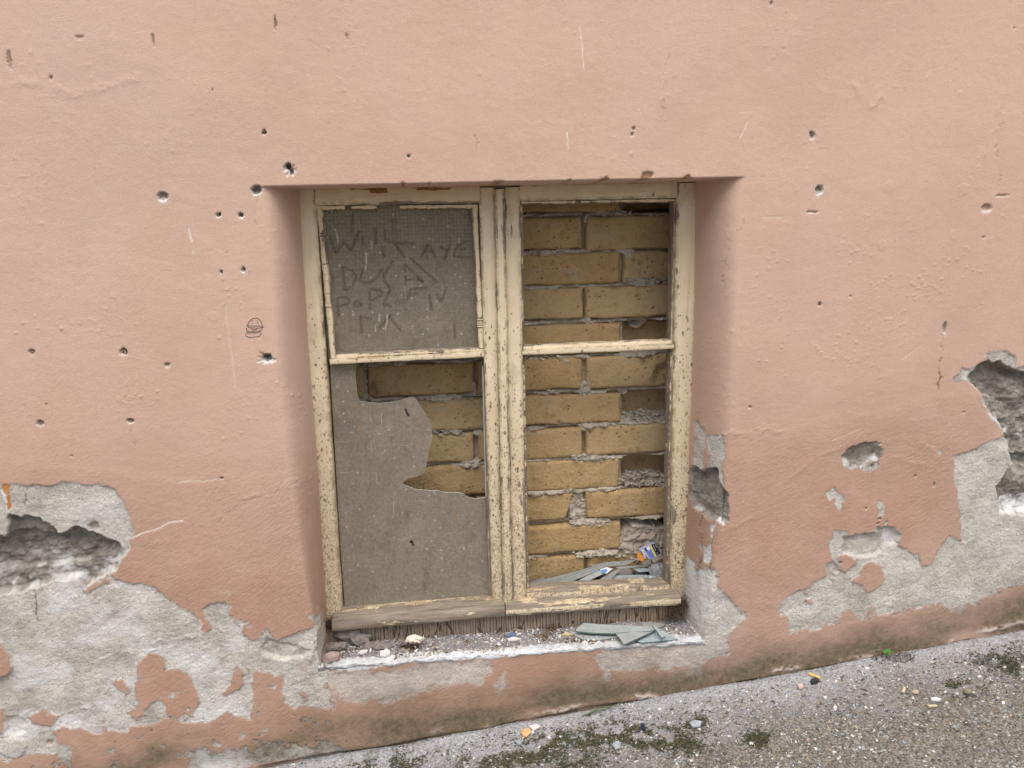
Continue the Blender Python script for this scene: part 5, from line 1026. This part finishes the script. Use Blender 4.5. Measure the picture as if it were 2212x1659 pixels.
# ------------------------------------------------------------------ on the ground
def on_ground(x, y): return np.array([x, y, float(ground_z(x)) + float(bump_g(np.array([x]), np.array([y]))[0])])
def g_spot(px, py, lift=0.0):
    q = PG(px, py); p = on_ground(q[0], q[1]); p[2] += lift; return p
def gravel_place(rs):
    x = -.45 + 2.0 * rs.rand(); y = -.66 * rs.rand() ** 1.45 - .004; return on_ground(x, y) + np.array([0, 0, .0008])
gm = [(simple('chip_white', (.56, .545, .52), .85, .2), 2.0), (simple('chip_grey', (.30, .29, .28), .85, .2), 3.2), (simple('chip_tan', (.31, .26, .19), .85, .25), 2.4), (simple('chip_dark', (.10, .085, .07), .85, .3), 3.0), (simple('chip_bluegrey', (.27, .29, .31), .7, .2), 1.4), (simple('chip_pink', (.36, .26, .21), .9, .2), .2)]
o = flakes('gravel', 22000, gravel_place, gm, .0009, .0046, .35, 8); tag(o, 'fine pale gravel and grit lying over the pavement', 'gravel')
def moss_clump():
    rs = np.random.RandomState(12); V, Fc, MI = [], [], []
    cs = [(PG(px, py), r) for (px, py, r) in MOSS]
    for i in range(15000):
        q, r = cs[rs.randint(len(cs))]; x, y = q[0] + rs.randn() * r * .75, min(-.004, q[1] + rs.randn() * r * .60)
        if float(fbm(np.array([x * 25]), np.array([y * 25]), 3, 76)[0]) < -.10: continue
        p = on_ground(x, y) + np.array([0, 0, rs.rand() * .0025]); a = rs.rand() * 6.283; l = .0020 + .0048 * rs.rand(); w = l * .55; up_ = rs.rand() * .45
        d = np.array([math.cos(a), math.sin(a), up_]) * l; s_ = np.array([-math.sin(a), math.cos(a), 0]) * w; o0 = len(V)
        V += [p.tolist(), (p + d * .5 + s_ * .5).tolist(), (p + d).tolist(), (p + d * .5 - s_ * .5).tolist()]; Fc.append((o0, o0 + 1, o0 + 2, o0 + 3)); MI.append(rs.choice(3, p=[.55, .3, .15]))
    o = new_mesh('moss', V, Fc, [M_MOSSD, simple('olive_moss', (.066, .068, .032), .95, .4, 200), simple('brown_litter', (.12, .085, .05), .95, .4, 200)]); o.data.polygons.foreach_set('material_index', np.array(MI, dtype=np.int32)); o['kind'] = 'stuff'; return tag(o, 'dark olive moss and crumbled leaves in patches on the pavement', 'moss')
moss_clump()
gp = lambda px, py: g_spot(px, py)
slab_on(zp(ZD, [(1232, 680), (1250, 662), (1285, 655), (1298, 680), (1270, 708), (1245, 700)]), .0025, simple('orange_leaf', (.55, .33, .16), .8, .25), 'orange-tan dry leaf scrap on the pavement near the wall', 'leaf', 'dry_leaf', .004, gp)
slab_on(zp(ZD, [(1282, 640), (1310, 636), (1330, 628), (1355, 645), (1330, 658), (1312, 668)]), .0025, simple('pink_paper', (.66, .55, .52), .85, .1), 'pinkish white scrap just behind the orange leaf', 'scrap', 'paper_scrap', .004, gp)
slab_on(zp(ZD, [(1968, 625), (1992, 622), (1998, 662), (1975, 660)]), .003, simple('navy_chip', (.022, .026, .05), .5, .15), 'dark navy rectangular chip between moss patches on the pavement', 'chip', 'plastic_chip', .004, gp)
slab_on(zp(ZD, [(1205, 735), (1225, 725), (1242, 738), (1228, 756), (1210, 752)]), .003, gm[4][0], 'blue-grey flat pebble below the orange leaf', 'pebble', 'flat_pebble', .003, gp)
slab_on(zp(ZD, [(1395, 705), (1410, 695), (1420, 710), (1405, 722)]), .003, M_WHITE, 'bright white chip right of the orange leaf on the pavement', 'chip', 'stone_chip', .003, gp)
slab_on(zp(ZD, [(1795, 755), (1820, 735), (1850, 745), (1845, 775), (1815, 785)]), .003, M_SHB, 'clear piece of glass lying between the moss patches', 'glass shard', 'glass_shard', .003, gp)
slab_on(zp(ZG, [(820, 488), (832, 484), (905, 508), (895, 516)]), .004, simple('cigarette_filter', (.62, .43, .17), .8, .15), 'yellow flattened cigarette end at the foot of the wall', 'cigarette end', 'cigarette_end', .004, gp)
slab_on(zp(ZG, [(838, 525), (870, 515), (895, 525), (880, 540), (845, 540)]), .006, simple('black_crumb', (.035, .033, .036), .8, .2), 'black crumb of tar beside the yellow cigarette end', 'crumb', 'tar_crumb', .003, gp)
slab_on(zp(ZG, [(755, 555), (785, 548), (790, 572), (765, 580)]), .004, simple('pink_chip', (.55, .40, .36), .85, .1), 'pale pink plaster chip on the pavement below the cigarette end', 'chip', 'plaster_chip', .003, gp)
slab_on(zp(ZG, [(1612, 648), (1640, 642), (1676, 650), (1672, 660), (1615, 658)]), .004, M_WHITE, 'white oblong chip on the right part of the pavement', 'chip', 'stone_chip', .003, gp)
slab_on(zp(ZG, [(60, 800), (90, 785), (140, 795), (130, 822), (80, 825)]), .004, M_SHB, 'bluish glass lump at the left of the gravel strip', 'glass shard', 'glass_shard', .003, gp)
slab_on(zp(ZG, [(1590, 690), (1640, 686), (1655, 694), (1600, 700)]), .003, simple('straw_bit', (.55, .46, .30), .85, .15), 'straw-coloured sliver under the white oblong chip', 'straw', 'straw_bit', .003, gp)
slab_on(zp(ZG, [(1425, 600), (1440, 575), (1452, 580), (1440, 608)]), .003, bpy.data.materials['straw_bit'], 'upright straw-coloured flake in the middle of the gravel', 'straw', 'straw_bit', .003, gp)
q = g_spot(*ZG(1848, 610)); lump_mesh('pebble', q, (.009, .008, .006), simple('olive_pebble', (.20, .17, .12), .85, .2), 'olive brown rounded pebble on the right part of the pavement', 'pebble', 51, .12, 1)
q = g_spot(*ZG(1512, 600)); lump_mesh('pebble', q, (.008, .006, .004), simple('tan_pebble', (.38, .30, .22), .85, .2), 'tan rounded pebble left of the olive brown one', 'pebble', 52, .12, 1)
# weed at the foot of the wall, with its dry stalks
wq = g_spot(*ZG(1330, 352)); wq[1] = -.012
weed = root('weed', tuple(wq), 'tiny bright green weed with round leaves at the foot of the wall', 'weed')
M_LEAF = simple('fresh_leaf', (.075, .17, .035), .6, .25, 120); M_STALK = simple('dry_stalk', (.16, .11, .085), .9, .3)
for (zx, zy, r) in ((1318, 330, .0055), (1338, 325, .0060), (1350, 340, .0045), (1325, 350, .0045), (1378, 335, .0035)):
    c = P(*ZG(zx, zy), -.014 - rnd.uniform(0, .006)); n = 9; V = [c]; t1 = rnd.uniform(-.4, .4)
    for i in range(n):
        a = i * 6.283 / n; rr = r * (1 + .15 * math.sin(3 * a)); V.append((c[0] + rr * math.cos(a), c[1] + rr * .35 * math.sin(a) + t1 * rr * math.cos(a) * .4, c[2] + rr * .7 * math.sin(a)))
    new_mesh('leaf', V, [(0, 1 + i, 1 + (i + 1) % n) for i in range(n)], M_LEAF, weed)
def stalks(name, paths, w, mat, parent=None, loc=None):
    V, Fc = [], []
    for pts in paths:
        pts = np.array(pts); o0 = len(V)
        for j, p in enumerate(pts):
            tg = pts[min(j + 1, len(pts) - 1)] - pts[max(j - 1, 0)]; tg = tg / np.linalg.norm(tg); s_ = np.cross(tg, [0, 1, 0]); s_ /= np.linalg.norm(s_) + 1e-9; u_ = np.cross(tg, s_); ww = w * (1 - .6 * j / len(pts))
            for a in range(5): V.append(p + (s_ * math.cos(a * 1.2566) + u_ * math.sin(a * 1.2566)) * ww)
        for j in range(len(pts) - 1):
            for a in range(5): Fc.append((o0 + j * 5 + a, o0 + j * 5 + (a + 1) % 5, o0 + (j + 1) * 5 + (a + 1) % 5, o0 + (j + 1) * 5 + a))
    return bmfix(new_mesh(name, V, Fc, mat, parent, smooth=True, loc=loc))
stalks('stem', [[wq + [0, 0, -.002], P(*ZG(1322, 338), -.016)], [wq + [0, 0, -.002], P(*ZG(1345, 336), -.016)]], .0007, M_LEAF, weed)
dw = g_spot(*ZG(1290, 372)); dw[1] = -.012
tag(stalks('dry_stalks', [[P(*ZG(1275, 385), -.012), P(*ZG(1255, 360), -.014), P(*ZG(1240, 340), -.012), P(*ZG(1232, 305), -.010)], [P(*ZG(1275, 380), -.012), P(*ZG(1330, 385), -.018), P(*ZG(1390, 372), -.02)], [P(*ZG(1380, 345), -.02), P(*ZG(1415, 325), -.02), P(*ZG(1388, 315), -.02)], [P(*ZG(1400, 345), -.02), P(*ZG(1450, 340), -.02)]], .0014, M_STALK, loc=dw), 'bent dry brown stalks around the little green weed', 'dry plant')
tufts('dry_tuft', [(P(*ZG(1330, 395), -.02), .012), (P(*ZG(1440, 385), -.03), .016)], 260, .014, M_ROOT, 'dark dry tuft below the little green weed', 'dry plant', 46)
tufts('dry_tuft', [(P(*ZG(945, 478), -.015), .008)], 120, .012, M_ROOT, 'small dark tuft right of the yellow cigarette end', 'dry plant', 47)
gb = g_spot(*ZD(1590, 590)); gb[1] = min(gb[1], -.01)
tag(stalks('grass_blade', [[P(*ZD(1580, 590), -.02), P(*ZD(1620, 562), -.022), P(*ZD(1680, 540), -.024), P(*ZD(1760, 520), -.020), P(*ZD(1870, 475), -.012)], [P(*ZD(1640, 556), -.020), P(*ZD(1720, 515), -.018), P(*ZD(1800, 505), -.014)]], .0016, simple('grass_green', (.085, .13, .035), .7, .3), loc=np.array(gb)), 'long green grass blade leaning along the foot of the wall', 'grass')

for o in bpy.data.objects:
    if '_o' in o.keys(): del o['_o']
